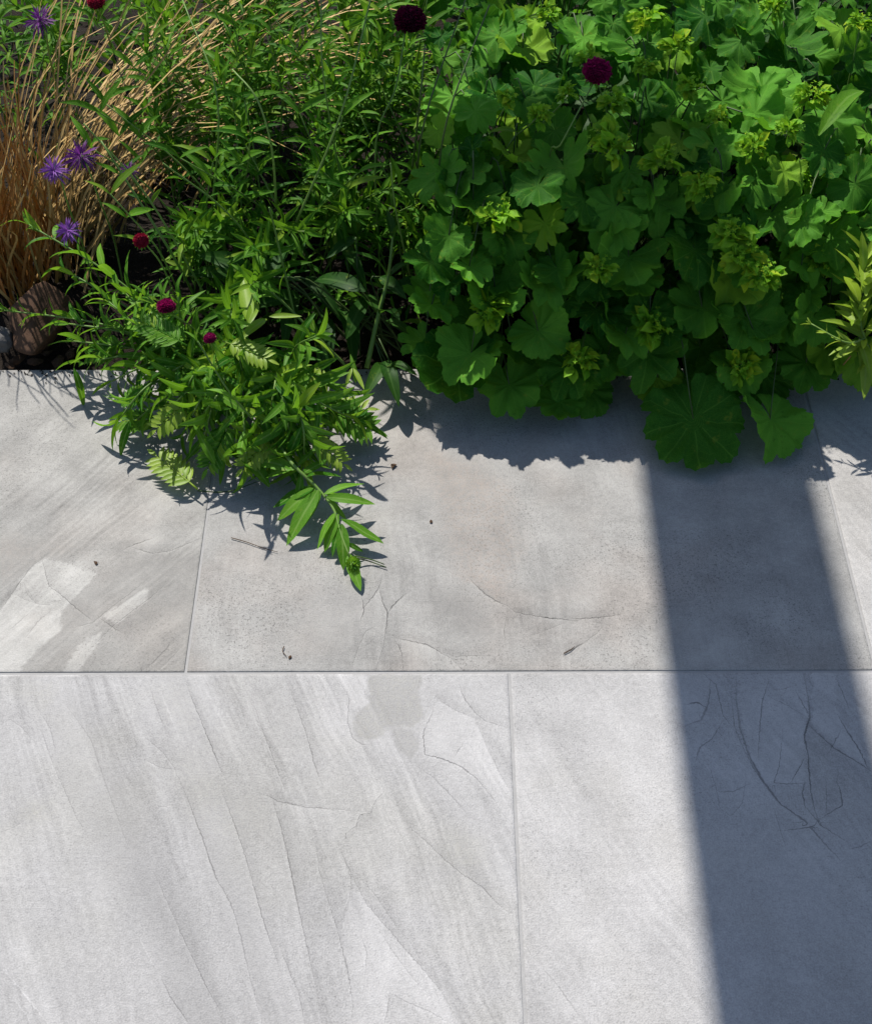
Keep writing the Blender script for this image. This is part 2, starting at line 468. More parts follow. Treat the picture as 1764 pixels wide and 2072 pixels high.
A = lambda *p: sheet(0, 1150, 0.3431, *p)
B = lambda *p: sheet(650, 1350, 0.3431, *p)
C = lambda *p: sheet(1340, 1100, 0.3755, *p)
D = lambda *p: sheet(0, 1600, 0.3431, *p)
E = lambda *p: sheet(650, 1850, 0.3431, *p)
VEINS = [  # (points, half width m, strength: + darker, - lighter)
    (A((250, 380), (270, 460), (295, 555), (360, 600), (450, 680), (540, 750)), .0011, .45),
    (A((590, 740), (660, 790), (730, 835)), .0008, .4),
    (A((720, 310), (800, 330), (890, 360), (1000, 350), (1100, 310), (1200, 270)), .0008, .35),
    (A((660, 380), (770, 320), (910, 270)), .0009, .4),
    (A((550, 910), (680, 780), (800, 690), (880, 630), (1000, 530)), .0009, .4),
    (A((430, 800), (550, 770), (660, 680), (780, 590), (880, 510)), .0008, .3),
    (A((0, 700), (40, 650), (80, 590), (130, 520), (190, 440), (270, 380)), .0011, .4),
    (A((150, 540), (160, 590), (215, 655), (290, 665), (350, 640)), .0008, .3),
    (A((80, 590), (150, 630), (215, 655)), .0008, .3),
    (A((300, 570), (200, 620), (150, 540)), .0008, .25),
    (A((850, 1060), (930, 980), (990, 920), (1010, 880)), .0014, .3),
    (A((940, 1050), (1000, 990), (1060, 930)), .0008, .3),
    (A((330, 590), (380, 640), (310, 640)), .0008, .35),
    (A((40, 830), (110, 770), (190, 700)), .001, .2),
    (A((130, 890), (230, 760), (330, 680)), .001, .18),
    (B((600, 60), (620, 150), (650, 210), (640, 300), (620, 420), (575, 550)), .0011, .35),
    (B((500, 190), (560, 120), (600, 60), (620, 0)), .0008, .4),
    (B((650, 210), (700, 150), (770, 90)), .0009, .4),
    (B((500, 120), (510, 200), (490, 260)), .001, .35),
    (B((680, 360), (740, 370), (880, 400), (1020, 480), (1090, 550)), .0009, .35),
    (B((690, 370), (730, 440), (740, 550)), .0009, .35),
    (B((430, 550), (470, 430), (520, 320), (580, 290)), .0009, .3),
    (B((1140, 20), (1220, 100), (1290, 145), (1360, 175)), .0012, .5),
    (B((1360, 175), (1400, 210), (1470, 225), (1600, 245), (1764, 262)), .0013, .55),
    (B((1030, 470), (1130, 466), (1230, 468)), .0006, .4),
    (B((1350, 200), (1335, 320), (1340, 420)), .0006, .3),
    (B((1500, 350), (1600, 310), (1700, 270)), .0006, .3),
    (B((1680, 460), (1720, 440), (1764, 415)), .0022, .5),
    (C((0, 805), (60, 803), (130, 800), (200, 792), (265, 780)), .0011, .55),
    (C((0, 970), (30, 950), (60, 935)), .0018, .4),
    (C((60, 935), (120, 890), (160, 850)), .0006, .35),
    (C((90, 815), (150, 830), (200, 840)), .0006, .4),
    (C((240, 785), (265, 825)), .0006, .4),
    (C((880, 1095), (880, 1250), (900, 1400), (950, 1550), (1020, 1680), (1110, 1800), (1250, 1900), (1370, 2040), (1430, 2100)), .0019, .45),
    (C((850, 1200), (868, 1380), (905, 1480), (980, 1630), (1050, 1720)), .001, .35),
    (C((1065, 1110), (1020, 1250), (1000, 1450), (995, 1560)), .0013, .5),
    (C((1245, 1100), (1270, 1250), (1275, 1330), (1245, 1440), (1265, 1540), (1275, 1700), (1290, 1800), (1320, 1900)), .0016, .55),
    (C((1280, 1390), (1400, 1500), (1480, 1550), (1560, 1600), (1640, 1655)), .0016, .5),
    (C((740, 1150), (730, 1260), (690, 1350), (590, 1385)), .0022, .4),
    (C((620, 1265), (670, 1255), (720, 1285)), .0016, .5),
    (C((700, 1100), (770, 1160), (790, 1250), (810, 1330), (860, 1390)), .0011, .4),
    (C((810, 1350), (750, 1450), (680, 1500), (660, 1570)), .0014, .5),
    (C((1200, 1195), (1240, 1270), (1275, 1330)), .0012, .5),
    (C((1065, 1190), (1130, 1185), (1200, 1165)), .0009, .4),
    (C((1040, 1220), (1150, 1270), (1260, 1340)), .0008, .35),
    (C((1430, 1330), (1480, 1420), (1540, 1510), (1600, 1640)), .0013, .5),
    (C((1130, 1400), (1110, 1600), (1080, 1690), (1150, 1697), (1230, 1695)), .001, .45),
    (C((1170, 1690), (1220, 1610), (1250, 1550)), .0011, .45),
    (C((1320, 1890), (1390, 1850), (1450, 1810), (1440, 1740), (1420, 1690), (1430, 1630)), .0011, .5),
    (C((1370, 1540), (1440, 1415)), .0009, .4),
    (C((1110, 1950), (1200, 1940), (1290, 1930), (1320, 1890)), .0011, .45),
    (C((700, 1550), (740, 1620), (770, 1720), (790, 1830), (850, 1870), (910, 1800), (930, 1680)), .0009, .4),
    (C((1250, 1820), (1330, 1920), (1470, 2010)), .0011, .4),
    (C((1360, 1680), (1365, 1780), (1360, 1860)), .0008, .4),
    (C((1420, 1130), (1450, 1200), (1490, 1300)), .0009, .4),
    (C((1245, 1690), (1235, 1750), (1250, 1830)), .002, .4),
    (C((1470, 2050), (1540, 2040), (1612, 2000)), .001, .4),
    (C((1080, 1830), (1110, 1930), (1140, 2030)), .001, .3),
    (C((720, 1710), (800, 1740), (870, 1735), (960, 1690)), .0012, .3),
    (C((1420, 175), (1520, 178), (1612, 178)), .0006, .3),
    (D((1100, 0), (1180, 200), (1240, 350), (1300, 500), (1340, 580)), .0008, .42),
    (D((1310, 640), (1380, 820), (1440, 1000), (1490, 1180), (1550, 1400), (1600, 1550), (1650, 1700)), .0009, .4),
    (D((1030, 500), (1100, 660), (1160, 820), (1210, 960), (1270, 1140), (1350, 1280), (1400, 1420), (1450, 1650), (1500, 1850), (1540, 2000)), .0011, .34),
    (D((160, 150), (250, 280), (300, 430), (370, 600), (450, 780), (550, 960)), .0012, .22),
    (D((900, 1100), (980, 1270), (1060, 1460), (1150, 1650), (1230, 1820), (1290, 1920)), .0008, .38),
    (D((770, 1400), (860, 1580), (950, 1740)), .0009, -.12),
    (D((950, 1740), (1000, 1840), (1060, 1930), (1110, 2000)), .0012, .3),
    (D((860, 310), (960, 400), (1030, 490)), .0008, .4),
    (D((850, 440), (950, 490), (1030, 500)), .0007, .35),
    (D((1480, 60), (1530, 220), (1590, 380), (1640, 520), (1670, 600)), .0008, .34),
    (D((1600, 660), (1650, 830), (1690, 1000), (1720, 1150), (1760, 1300)), .001, .3),
    (D((1500, 90), (1580, 60), (1680, 10)), .0007, .3),
    (D((0, 240), (60, 200), (130, 250), (200, 330)), .0008, .3),
    (D((0, 870), (100, 830), (170, 780)), .0009, .25),
    (D((150, 670), (230, 620), (300, 580)), .0008, .25),
    (D((0, 1660), (100, 1770), (200, 1900), (280, 2000)), .0016, -.14),
    (D((0, 1800), (100, 1880), (160, 1960), (180, 2006)), .0013, -.12),
    (D((1560, 650), (1640, 690), (1764, 715)), .0008, .35),
    (D((200, 100), (300, 260), (330, 400)), .001, .25),
    (D((400, 130), (480, 240), (540, 330), (600, 520), (700, 800), (760, 980)), .0011, .2),
    (D((930, 0), (1000, 170), (1050, 300)), .0014, -.13),
    (D((880, 0), (930, 150), (980, 290)), .0012, .2),
    (E((0, 65), (160, 95), (300, 105), (540, 125)), .0008, .3),
    (E((215, 250), (240, 470), (290, 640), (340, 800), (380, 960), (410, 1090), (435, 1250), (430, 1376)), .0011, .38),
    (E((400, 430), (430, 540), (415, 640), (370, 750)), .0008, .4),
    (E((350, 310), (400, 430), (520, 670), (640, 810), (760, 950), (880, 1090), (960, 1190), (1040, 1340)), .001, .32),
    (E((440, 470), (560, 600), (680, 780), (800, 930)), .0009, .25),
    (E((760, 200), (870, 300), (970, 400), (1080, 490), (1200, 570), (1300, 680), (1400, 740)), .0011, .33),
    (E((0, 160), (50, 340), (90, 560), (140, 800), (180, 980), (220, 1180), (250, 1370)), .0012, .34),
    (E((0, 900), (60, 1060), (120, 1200), (150, 1376)), .001, .3),
    (E((650, 1190), (760, 1250), (900, 1310), (1000, 1370)), .001, .3),
    (E((650, 1190), (640, 1280), (620, 1376)), .001, .25),
    (E((480, 840), (520, 960), (500, 1150)), .0007, .25),
    (E((560, 780), (680, 960), (800, 1120), (920, 1240)), .0009, .22),
    (E((620, 10), (570, 60), (545, 130), (480, 140), (465, 200), (400, 250), (390, 290), (350, 310)), .001, .28),
    (E((1440, 880), (1480, 960), (1520, 1010)), .001, .25),
    (E((1560, 1060), (1640, 1150), (1720, 1260), (1764, 1330)), .0012, .25),
    (B((930, 700), (910, 800), (855, 915), (865, 1050), (960, 1070), (1080, 1120), (1170, 1190), (1260, 1300), (1330, 1410), (1390, 1480)), .0011, .42),
    (B((1070, 640), (1100, 720), (1160, 800), (1220, 850), (1370, 897)), .001, .36),
    (B((930, 710), (1000, 760), (1075, 800), (1160, 830)), .0008, .3),
    (B((350, 590), (420, 710), (410, 850), (440, 950), (500, 990), (560, 985)), .0009, .28),
    (B((40, 580), (110, 760), (170, 930), (220, 1120), (250, 1200)), .0013, .3),
    (B((1160, 830), (1230, 1000), (1300, 1150), (1380, 1290)), .0012, .22),
    (B((1500, 610), (1560, 680), (1620, 750)), .0009, .25),
    (B((1530, 745), (1600, 700)), .0009, .22),
    (B((1045, 1050), (1090, 985)), .0011, .3),
    (B((790, 1100), (900, 1170), (1020, 1290), (1130, 1420)), .0009, .22),
]
FLAKES = [  # (outline, tone, warmth); a later one lies over an earlier one
    (A((60, 1085), (130, 1030), (360, 820), (370, 700), (580, 480), (760, 400), (1000, 350), (1215, 300), (1180, 600), (1120, 1085)), -.10, .1),
    (A((-300, 300), (120, 290), (420, 300), (640, 300), (560, 380), (260, 390), (60, 520), (-300, 700)), -.09, .35),
    ([P(*q).xy for q in ((880, 925), (955, 935), (1035, 990), (1055, 1110), (1010, 1205), (950, 1190), (905, 1100), (885, 1000))], -.08, .75),
    ([P(*q).xy for q in ((620, 1190), (720, 1170), (735, 1260), (700, 1330), (640, 1320), (600, 1250))], -.08, .1),
    ([P(*q).xy for q in ((860, 1180), (960, 1180), (1010, 1240), (1000, 1320), (930, 1300), (860, 1240))], -.06, .1),
    ([P(*q).xy for q in ((90, 1420), (150, 1390), (230, 1480), (330, 1750), (420, 1980), (500, 2100), (400, 2100), (240, 1800), (130, 1600))], -.075, .0),
    ([P(*q).xy for q in ((395, 1620), (450, 1640), (560, 1960), (620, 2100), (520, 2100), (470, 1900))], -.06, .0),
    (A((0, 700), (80, 590), (130, 520), (200, 430), (270, 390), (400, 420), (580, 480), (500, 560), (420, 650), (370, 700), (360, 820), (250, 900), (130, 1030), (120, 1085), (0, 1085), (-300, 1085), (-300, 800)), .24, -.1),
    (A((610, 730), (870, 560), (885, 600), (870, 640), (690, 780)), .22, 0),
    (A((360, 1080), (470, 900), (520, 860), (600, 830), (570, 920), (500, 1000), (460, 1080)), .15, 0),
    (A((780, 290), (850, 240), (940, 240), (960, 290), (880, 340), (790, 330)), .10, .15),
    (A((600, 380), (640, 350), (760, 320), (700, 380), (620, 400)), .10, .1),
    (B((690, 370), (730, 440), (740, 556), (1090, 556), (1020, 480), (880, 400), (720, 355)), .12, 0),
    (B((430, 556), (470, 430), (520, 320), (580, 290), (620, 330), (610, 450), (580, 556)), .06, 0),
    (B((540, 572), (530, 650), (540, 740), (450, 820), (440, 890), (480, 940), (520, 955), (600, 945), (640, 890), (700, 870), (780, 885), (840, 850), (855, 780), (830, 680), (850, 572)), -.115, .6),
    (B((670, 890), (690, 990), (780, 1085), (830, 1000), (800, 910)), -.12, .35),
    (B((930, 720), (910, 800), (855, 915), (865, 1050), (960, 1070), (1080, 1120), (1170, 1190), (1330, 1410), (1388, 1480), (1388, 1260), (1300, 1130), (1230, 990), (1160, 840), (1060, 800)), .12, -.2),
    (B((350, 575), (420, 710), (430, 800), (520, 740), (525, 650), (535, 575)), .12, 0),
    (E((440, 500), (520, 670), (640, 810), (760, 950), (880, 1090), (960, 1190), (1040, 1376), (1000, 1376), (650, 1190), (620, 1376), (440, 1376), (410, 1090), (370, 800)), .115, -.2),
    (E((560, 60), (545, 130), (480, 140), (465, 200), (400, 250), (390, 290), (350, 310), (300, 260), (330, 120), (480, 60)), .05, .1),
    (E((960, 400), (1040, 260), (1120, 330), (1200, 430), (1090, 480)), -.02, .6),
    (D((150, 40), (190, 0), (310, 0), (330, 90), (280, 150), (200, 150)), -.03, .7),
    (D((100, 760), (180, 700), (290, 690), (280, 740), (200, 790), (100, 800)), -.06, .9),
    (D((1040, 380), (1120, 330), (1330, 600), (1560, 640), (1600, 880), (1420, 900), (1180, 860), (1100, 640)), -.05, .3),
    (D((870, 0), (1090, 0), (1180, 200), (1260, 380), (1080, 320), (960, 160)), -.05, .3),
    (C((600, 1100), (700, 1100), (735, 1160), (725, 1260), (690, 1350), (600, 1385)), .04, 0),
    (C((890, 1095), (890, 1250), (910, 1400), (960, 1550), (1040, 1690), (1230, 1695), (1250, 1550), (1240, 1440), (1265, 1330), (1240, 1100)), .13, 0),
    (C((1290, 1100), (1290, 1380), (1400, 1490), (1560, 1590), (1560, 1500), (1420, 1320), (1410, 1100)), .13, 0),
    (C((500, 1050), (540, 800), (800, 780), (900, 860), (880, 1060)), .07, 0),
    (C((1280, 1060), (1290, 860), (1420, 880), (1410, 1060)), .08, 0),
]


def spread_layers():
    lay = [[], [], []]
    out = []
    for line, hw, s in VEINS:
        q = np.array([tuple(p) for p in spline([V(p[0], p[1], 0) for p in line], 14)])[:, :2]
        sc_ = [min([np.hypot(*(q[:, None] - o_[None]).transpose(2, 0, 1)).min() for o_ in l_], default=9) for l_ in lay]
        k = int(np.argmax(sc_))
        lay[k].append(q)
        out.append(k)
    return out


VEIN_LAYER = spread_layers()


def polyline_field(pts, layer):
    best = np.full(len(pts), 9.0)
    sgn = np.ones(len(pts))
    wid = np.full(len(pts), 0.001)
    stg = np.zeros(len(pts))
    lo, hi = pts.min(0) - 0.02, pts.max(0) + 0.02
    for (line, hw, s), lk in zip(VEINS, VEIN_LAYER):
        if lk != layer: continue
        n = len(line) - 1
        for k in range(n):
            a_, b_ = np.array(line[k]), np.array(line[k + 1])
            if (np.maximum(a_, b_) < lo).any() or (np.minimum(a_, b_) > hi).any(): continue
            ab = b_ - a_
            L2 = max((ab ** 2).sum(), 1e-9)
            L = math.sqrt(L2)
            ap = pts - a_
            tt = (ap @ ab) / L2
            tc = np.clip(tt, 0, 1)
            d = np.hypot(*(ap - tc[:, None] * ab).T)
            m = d < best
            cr = ab[0] * ap[:, 1] - ab[1] * ap[:, 0]
            over = np.zeros(len(pts))
            if k == 0: over = np.maximum(over, -tt * L)
            if k == n - 1: over = np.maximum(over, (tt - 1) * L)
            f = np.exp(-(over / 0.006) ** 2)
            g_ = (k + tc) / n
            taper = 0.55 + 0.45 * np.sin(np.pi * np.clip(g_, 0.02, 0.98))
            best[m] = d[m]
            sgn[m] = np.where(cr[m] >= 0, 1, -1)
            wid[m] = hw * .72 * taper[m]
            stg[m] = s * f[m] * (np.sin(np.pi * np.clip(g_, 0.04, 0.96)) ** 0.4)[m]
    return np.stack([best * sgn, wid, stg], 1).astype(np.float32)


def flake_field(pts):
    best = np.full(len(pts), -9.0)
    tone = np.zeros(len(pts))
    warm = np.zeros(len(pts))
    for poly, tn, wm in FLAKES:
        q = np.array([tuple(p) for p in poly])
        if (q.max(0) < pts.min(0)).any() or (q.min(0) > pts.max(0)).any(): continue
        d = np.full(len(pts), 9.0)
        ins = np.zeros(len(pts), bool)
        for k in range(len(q)):
            a_, b_ = q[k], q[(k + 1) % len(q)]
            ab = b_ - a_
            ap = pts - a_
            tc = np.clip((ap @ ab) / max((ab ** 2).sum(), 1e-9), 0, 1)
            d = np.minimum(d, np.hypot(*(ap - tc[:, None] * ab).T))
            cond = ((a_[1] > pts[:, 1]) != (b_[1] > pts[:, 1]))
            dy = b_[1] - a_[1]
            xi = a_[0] + (pts[:, 1] - a_[1]) / (dy if abs(dy) > 1e-9 else 1e-9) * ab[0]
            ins ^= cond & (pts[:, 0] < xi)
        s = np.where(ins, d, -d)
        m = (s > best) | ins
        best[m] = s[m]
        tone[m] = tn
        warm[m] = wm
    return np.stack([best, tone, warm], 1).astype(np.float32)


def slab_mesh(name, x0, y0, step, mat, traced):
    """one slab, 20 mm thick, arris rounded; local origin at its corner"""
    wx, wy = SW - GAP, SD_ - GAP
    xs = np.concatenate([[0, 0.0007], np.linspace(0.0007, wx - 0.0007, max(2, int(wx / step)))[1:-1], [wx - 0.0007, wx]])
    ys = np.concatenate([[0, 0.0007], np.linspace(0.0007, wy - 0.0007, max(2, int(wy / step)))[1:-1], [wy - 0.0007, wy]])
    X, Y = np.meshgrid(xs, ys)
    Z = np.zeros_like(X)
    Z[0, :] = Z[-1, :] = -0.0004
    Z[:, 0] = Z[:, -1] = -0.0004
    n, m = len(xs), len(ys)
    top = np.stack([X.ravel(), Y.ravel(), Z.ravel()], 1)
    idx = np.arange(n * m).reshape(m, n)
    quads = np.stack([idx[:-1, :-1], idx[:-1, 1:], idx[1:, 1:], idx[1:, :-1]], -1).reshape(-1, 4)
    base = len(top)
    bot = np.array([(0, 0, -.02), (wx, 0, -.02), (wx, wy, -.02), (0, wy, -.02)])
    faces = [tuple(q) for q in quads.tolist()]
    rim = [idx[0, :].tolist(), idx[:, -1].tolist(), idx[-1, ::-1].tolist(), idx[::-1, 0].tolist()]
    for s, r_ in enumerate(rim):
        faces.append(tuple(r_[::-1]) + (base + s, base + (s + 1) % 4))
    faces.append((base + 3, base + 2, base + 1, base))
    me = mesh(name, np.concatenate([top, bot]).tolist(), faces, mat, False)
    me.polygons.foreach_set('use_smooth', [True] * len(quads) + [False] * 5)
    if traced:
        pts = np.concatenate([top, bot])[:, :2] + np.array([x0, y0])
        for nm, f in [('vein%d' % q, polyline_field(pts, q)) for q in range(3)] + [('flake', flake_field(pts))]:
            at = me.attributes.new(nm, 'FLOAT_VECTOR', 'POINT')
            at.data.foreach_set('vector', f.ravel())
    return me


GREY = (0.47, 0.475, 0.485)
M_SLABS = [
    slab_mat('slab_stone_warm', (0.296, 0.289, 0.270), (0.300, 0.265, 0.230), 1.0, R(38), 0.26, 0.40, 0.30, 0.75, .26, 1.5),
    slab_mat('slab_stone_speckled', (0.306, 0.300, 0.284), (0.308, 0.268, 0.234), 2.3, R(-4), 0.13, 0.48, 0.42, 0.80, .24, 1.6),
    slab_mat('slab_stone_pale', (0.392, 0.382, 0.366), (0.36, 0.335, 0.295), 3.1, R(-30), 0.12, 0.22, 0.2, 0.40, .2, 1.0),
    slab_mat('slab_stone_streaked', (0.352, 0.346, 0.340), (0.330, 0.322, 0.29), 4.4, R(-21), 0.24, 0.24, 0.35, 0.36, .24, 1.25),
    slab_mat('slab_stone_veined', (0.368, 0.361, 0.353), (0.335, 0.322, 0.29), 5.2, R(-30), 0.12, 0.30, 0.3, 0.55, .06, 1.1),
]
paving = empty('paving', (0, JY, 0))
tag(paving, 'pale grey slate-look porcelain paving laid in staggered rows', 'paving', kind='structure')
plain = [slab_mesh('plain_slab', 0, 0, 0.3, m, False) for m in M_SLABS]
slabs = {}
for row in range(-3, 1):
    y0 = JY + row * SD_ + GAP / 2
    j0 = JX_UP if row % 2 == 0 else JX_LO
    for k in range(-2, 2):
        x0 = j0 + k * SW + GAP / 2
        seen = {(0, -1): 0, (0, 0): 1, (0, 1): 2, (-1, -1): 3, (-1, 0): 4}.get((row, k))
        if seen is not None:
            me = slab_mesh('slab', x0, y0, 0.0036, M_SLABS[seen], True)
        else:
            me = plain[(row * 3 + k * 2) % 5]
        dz = 0.0005 if row == 0 else 0.0
        slabs[(row, k)] = obj('paving_slab', me, paving, Matrix.Translation((x0, y0, dz)))
names = {(0, -1): 'warm grey slab with white flaked patches by the dry grass', (0, 0): 'grey slab with pinkish stains under the sprawling sprig',
         (0, 1): 'pale slab beside the shadow at the right edge', (-1, -1): 'large grey slab with diagonal bedding streaks',
         (-1, 0): 'grey slab half in shadow, netted with dark veins'}
for k_, v_ in names.items(): slabs[k_]['label'] = v_
t = NT('grout')
co = t.n('ShaderNodeTexCoord').outputs['Object']
gc = t.mix(t.noise(co, 90, 4, 0.7), (0.29, 0.286, 0.278), (0.40, 0.395, 0.385))
M_GROUT = t.done(t.principled(gc, 0.9, t.bump(t.noise(co, 700, 3), 0.6, 0.001), 0.2))
obj('grout', mesh('grout', [(-2.2, -0.75, -.0007), (2.0, -0.75, -.0007), (2.0, EDGE, -.0007), (-2.2, EDGE, -.0007),
                            (-2.2, -0.75, -.07), (2.0, -0.75, -.07), (2.0, EDGE, -.07), (-2.2, EDGE, -.07)],
                  [(0, 1, 2, 3), (3, 2, 6, 7), (1, 5, 6, 2), (0, 3, 7, 4), (0, 4, 5, 1)], M_GROUT, False), paving)
paving.rotation_euler.z = R(0.2)

# ------------------------------------------------------------------ pergola beam above and behind the viewer
t = NT('painted_timber')
co = t.n('ShaderNodeTexCoord').outputs['Object']
tc = t.mix(t.noise(t.mapv(co, scale=(30, 2, 30)), 1.0, 5), (0.10, 0.10, 0.105), (0.17, 0.17, 0.175))
M_TIMBER = t.done(t.principled(tc, 0.6))


def box(name, a_, b_, mat, parent, bev=0.006):
    import bmesh
    bm = bmesh.new()
    bmesh.ops.create_cube(bm, size=1)
    for v in bm.verts:
        v.co = Vector([(a_[i] + b_[i]) / 2 + v.co[i] * (b_[i] - a_[i]) for i in range(3)])
    bmesh.ops.bevel(bm, geom=bm.edges[:], offset=bev, segments=2, affect='EDGES')
    me = bpy.data.meshes.new(name)
    bm.to_mesh(me)
    bm.free()
    me.materials.append(mat)
    return obj(name, me, parent)


perg = empty('pergola', (-0.515, 0.2, 0))
tag(perg, 'dark timber pergola overhead casting the broad straight shadow on the slabs', 'pergola')
kx, ky = math.sin(SUN_OFF) / math.tan(SUN_EL), math.cos(SUN_OFF) / math.tan(SUN_EL)
bx0, bx1 = 0.299 - 2.5 * kx, 0.556 - 2.64 * kx
yc = 1.49 + 2.6 * ky
box('beam', (bx0, -1.6, 2.5), (bx1, yc + .10, 2.64), M_TIMBER, perg)
box('crossbeam', (-0.024 - 2.5 * kx, yc, 2.5), (bx0 + .004, yc + .094, 2.6), M_TIMBER, perg)
box('post', (bx0 + .03, 0.12, 0), (bx1 - .03, 0.27, 2.5), M_TIMBER, perg)
box('post', (bx0 + .03, -1.5, 0), (bx1 - .03, -1.35, 2.5), M_TIMBER, perg)

# ------------------------------------------------------------------ leaf shapes
M_LADY = leaf_mat('lady_leaf', (0.006, 0.066, 0.006), (0.145, 0.400, 0.036), (0.27, 0.70, 0.02), 0.30, 'lobed', (0.20, 0.44, 0.05), 0.6, yellow=(0.27, 0.46, 0.03), ydens=0.78, spec=0.08)
M_FROTH = leaf_mat('froth', (0.11, 0.32, 0.012), (0.27, 0.50, 0.03), (0.42, 0.76, 0.02), 0.40, 'mid', (0.36, 0.56, 0.07), 0.55, yellow=(0.46, 0.54, 0.02), ydens=0.7, spec=0.1)
M_FINE = leaf_mat('fine_leaf', (0.010, 0.080, 0.004), (0.135, 0.320, 0.022), (0.28, 0.58, 0.02), 0.32, 'mid', (0.22, 0.38, 0.08), 0.5, yellow=(0.22, 0.33, 0.03), ydens=0.85, spec=0.07)
M_LANCE = leaf_mat('lance_leaf', (0.014, 0.110, 0.005), (0.175, 0.380, 0.034), (0.32, 0.64, 0.02), 0.34, 'mid', (0.32, 0.48, 0.13), 0.48, yellow=(0.30, 0.44, 0.03), ydens=0.84, spec=0.10)
M_BROAD = leaf_mat('broad_leaf', (0.014, 0.060, 0.008), (0.040, 0.115, 0.014), (0.14, 0.34, 0.02), 0.34, 'mid', (0.10, 0.20, 0.05), 0.5, spec=0.12)
M_PALE = leaf_mat('pale_leaf', (0.20, 0.34, 0.025), (0.38, 0.52, 0.06), (0.44, 0.62, 0.04), 0.38, 'mid', (0.40, 0.50, 0.14), 0.45, spec=0.3)
M_RUST = leaf_mat('dead_leaf', (0.10, 0.03, 0.015), (0.22, 0.08, 0.03), (0.3, 0.08, 0.03), 0.25, 'mid', (0.2, 0.1, 0.05), 0.6)
M_STEM = stem_mat('green_stem', (0.07, 0.16, 0.02), (0.18, 0.29, 0.06))
M_STEM_D = stem_mat('olive_stem', (0.03, 0.065, 0.014), (0.07, 0.11, 0.028))
M_STRAW = stem_mat('straw', (0.26, 0.14, 0.036), (0.60, 0.41, 0.15), 0.6)
M_STRAW_B = stem_mat('straw_base', (0.24, 0.085, 0.014), (0.46, 0.23, 0.055), 0.6)
M_CRIM = petal_mat('crimson', (0.10, 0.003, 0.035), (0.27, 0.010, 0.095), (0.5, 0.01, 0.15))
M_MAROON = petal_mat('maroon', (0.035, 0.002, 0.012), (0.085, 0.004, 0.028), (0.2, 0.0, 0.05))
M_RED = petal_mat('red', (0.20, 0.006, 0.02), (0.34, 0.015, 0.05), (0.5, 0.02, 0.06))
M_PURP = petal_mat('purple', (0.13, 0.04, 0.24), (0.28, 0.10, 0.42), (0.4, 0.12, 0.6))
M_PURP_D = petal_mat('dark_purple', (0.07, 0.012, 0.10), (0.16, 0.03, 0.20), (0.3, 0.05, 0.4))


def blade_t(wl, fold, arch, twist, seg=6, wav=0.0, seed=0, peak=0.42):
    """unit leaf along +Y: vertices, faces, uv"""
    r_ = random.Random(seed)
    v, f, uv = [], [], []
    ph = r_.random() * 6
    for i in range(seg + 1):
        s = i / seg
        q = s ** (math.log(0.5) / math.log(peak))
        hw = wl * 0.5 * (math.sin(math.pi * min(1, max(0, q))) ** 0.85) + (0.012 if i < seg else 0.0)
        z = arch * (s * (1 - s) * 1.2 - s ** 2 * 0.75) + wav * math.sin(s * 9 + ph)
        tw = twist * s
        for k, u in ((-1, 0.0), (0, 0.5), (1, 1.0)):
            x, dz = k * hw, abs(k) * hw * fold
            v.append(Vector((x * math.cos(tw) - dz * math.sin(tw), s, z + dz * math.cos(tw) + x * math.sin(tw))))
            uv.append((u, s))
    for i in range(seg):
        for k in (0, 1):
            q = i * 3 + k
            f.append((q, q + 1, q + 4, q + 3))
    return v, f, uv


def lib(name, mat, n, wl, seg=6, arch=(0.1, 0.45), fold=(0.15, 0.6), seed=1, peak=0.42, wav=0.01):
    r_ = random.Random(seed)
    out = []
    for i in range(n):
        v, f, uv = blade_t(wl * r_.uniform(.8, 1.2), r_.uniform(*fold), r_.uniform(*arch), r_.uniform(-.6, .6), seg, wav, seed * 31 + i, peak)
        out.append(mesh(name, v, f, mat, True, uv))
    return out


L_FINE = lib('fine_leaf', M_FINE, 10, 0.15, 5, seed=2)
L_LANCE = lib('lance_leaf', M_LANCE, 12, 0.17, 7, seed=3, wav=0.012)
L_FLAT = lib('flat_leaf', M_LANCE, 8, 0.225, 7, arch=(-.05, 0.15), fold=(0.15, .45), seed=4, wav=0.012)
L_BROAD = lib('broad_leaf', M_BROAD, 8, 0.23, 8, arch=(.1, .4), seed=5, wav=0.012)
L_PALE = lib('pale_leaf', M_PALE, 6, 0.18, 6, arch=(-.1, .3), seed=6)


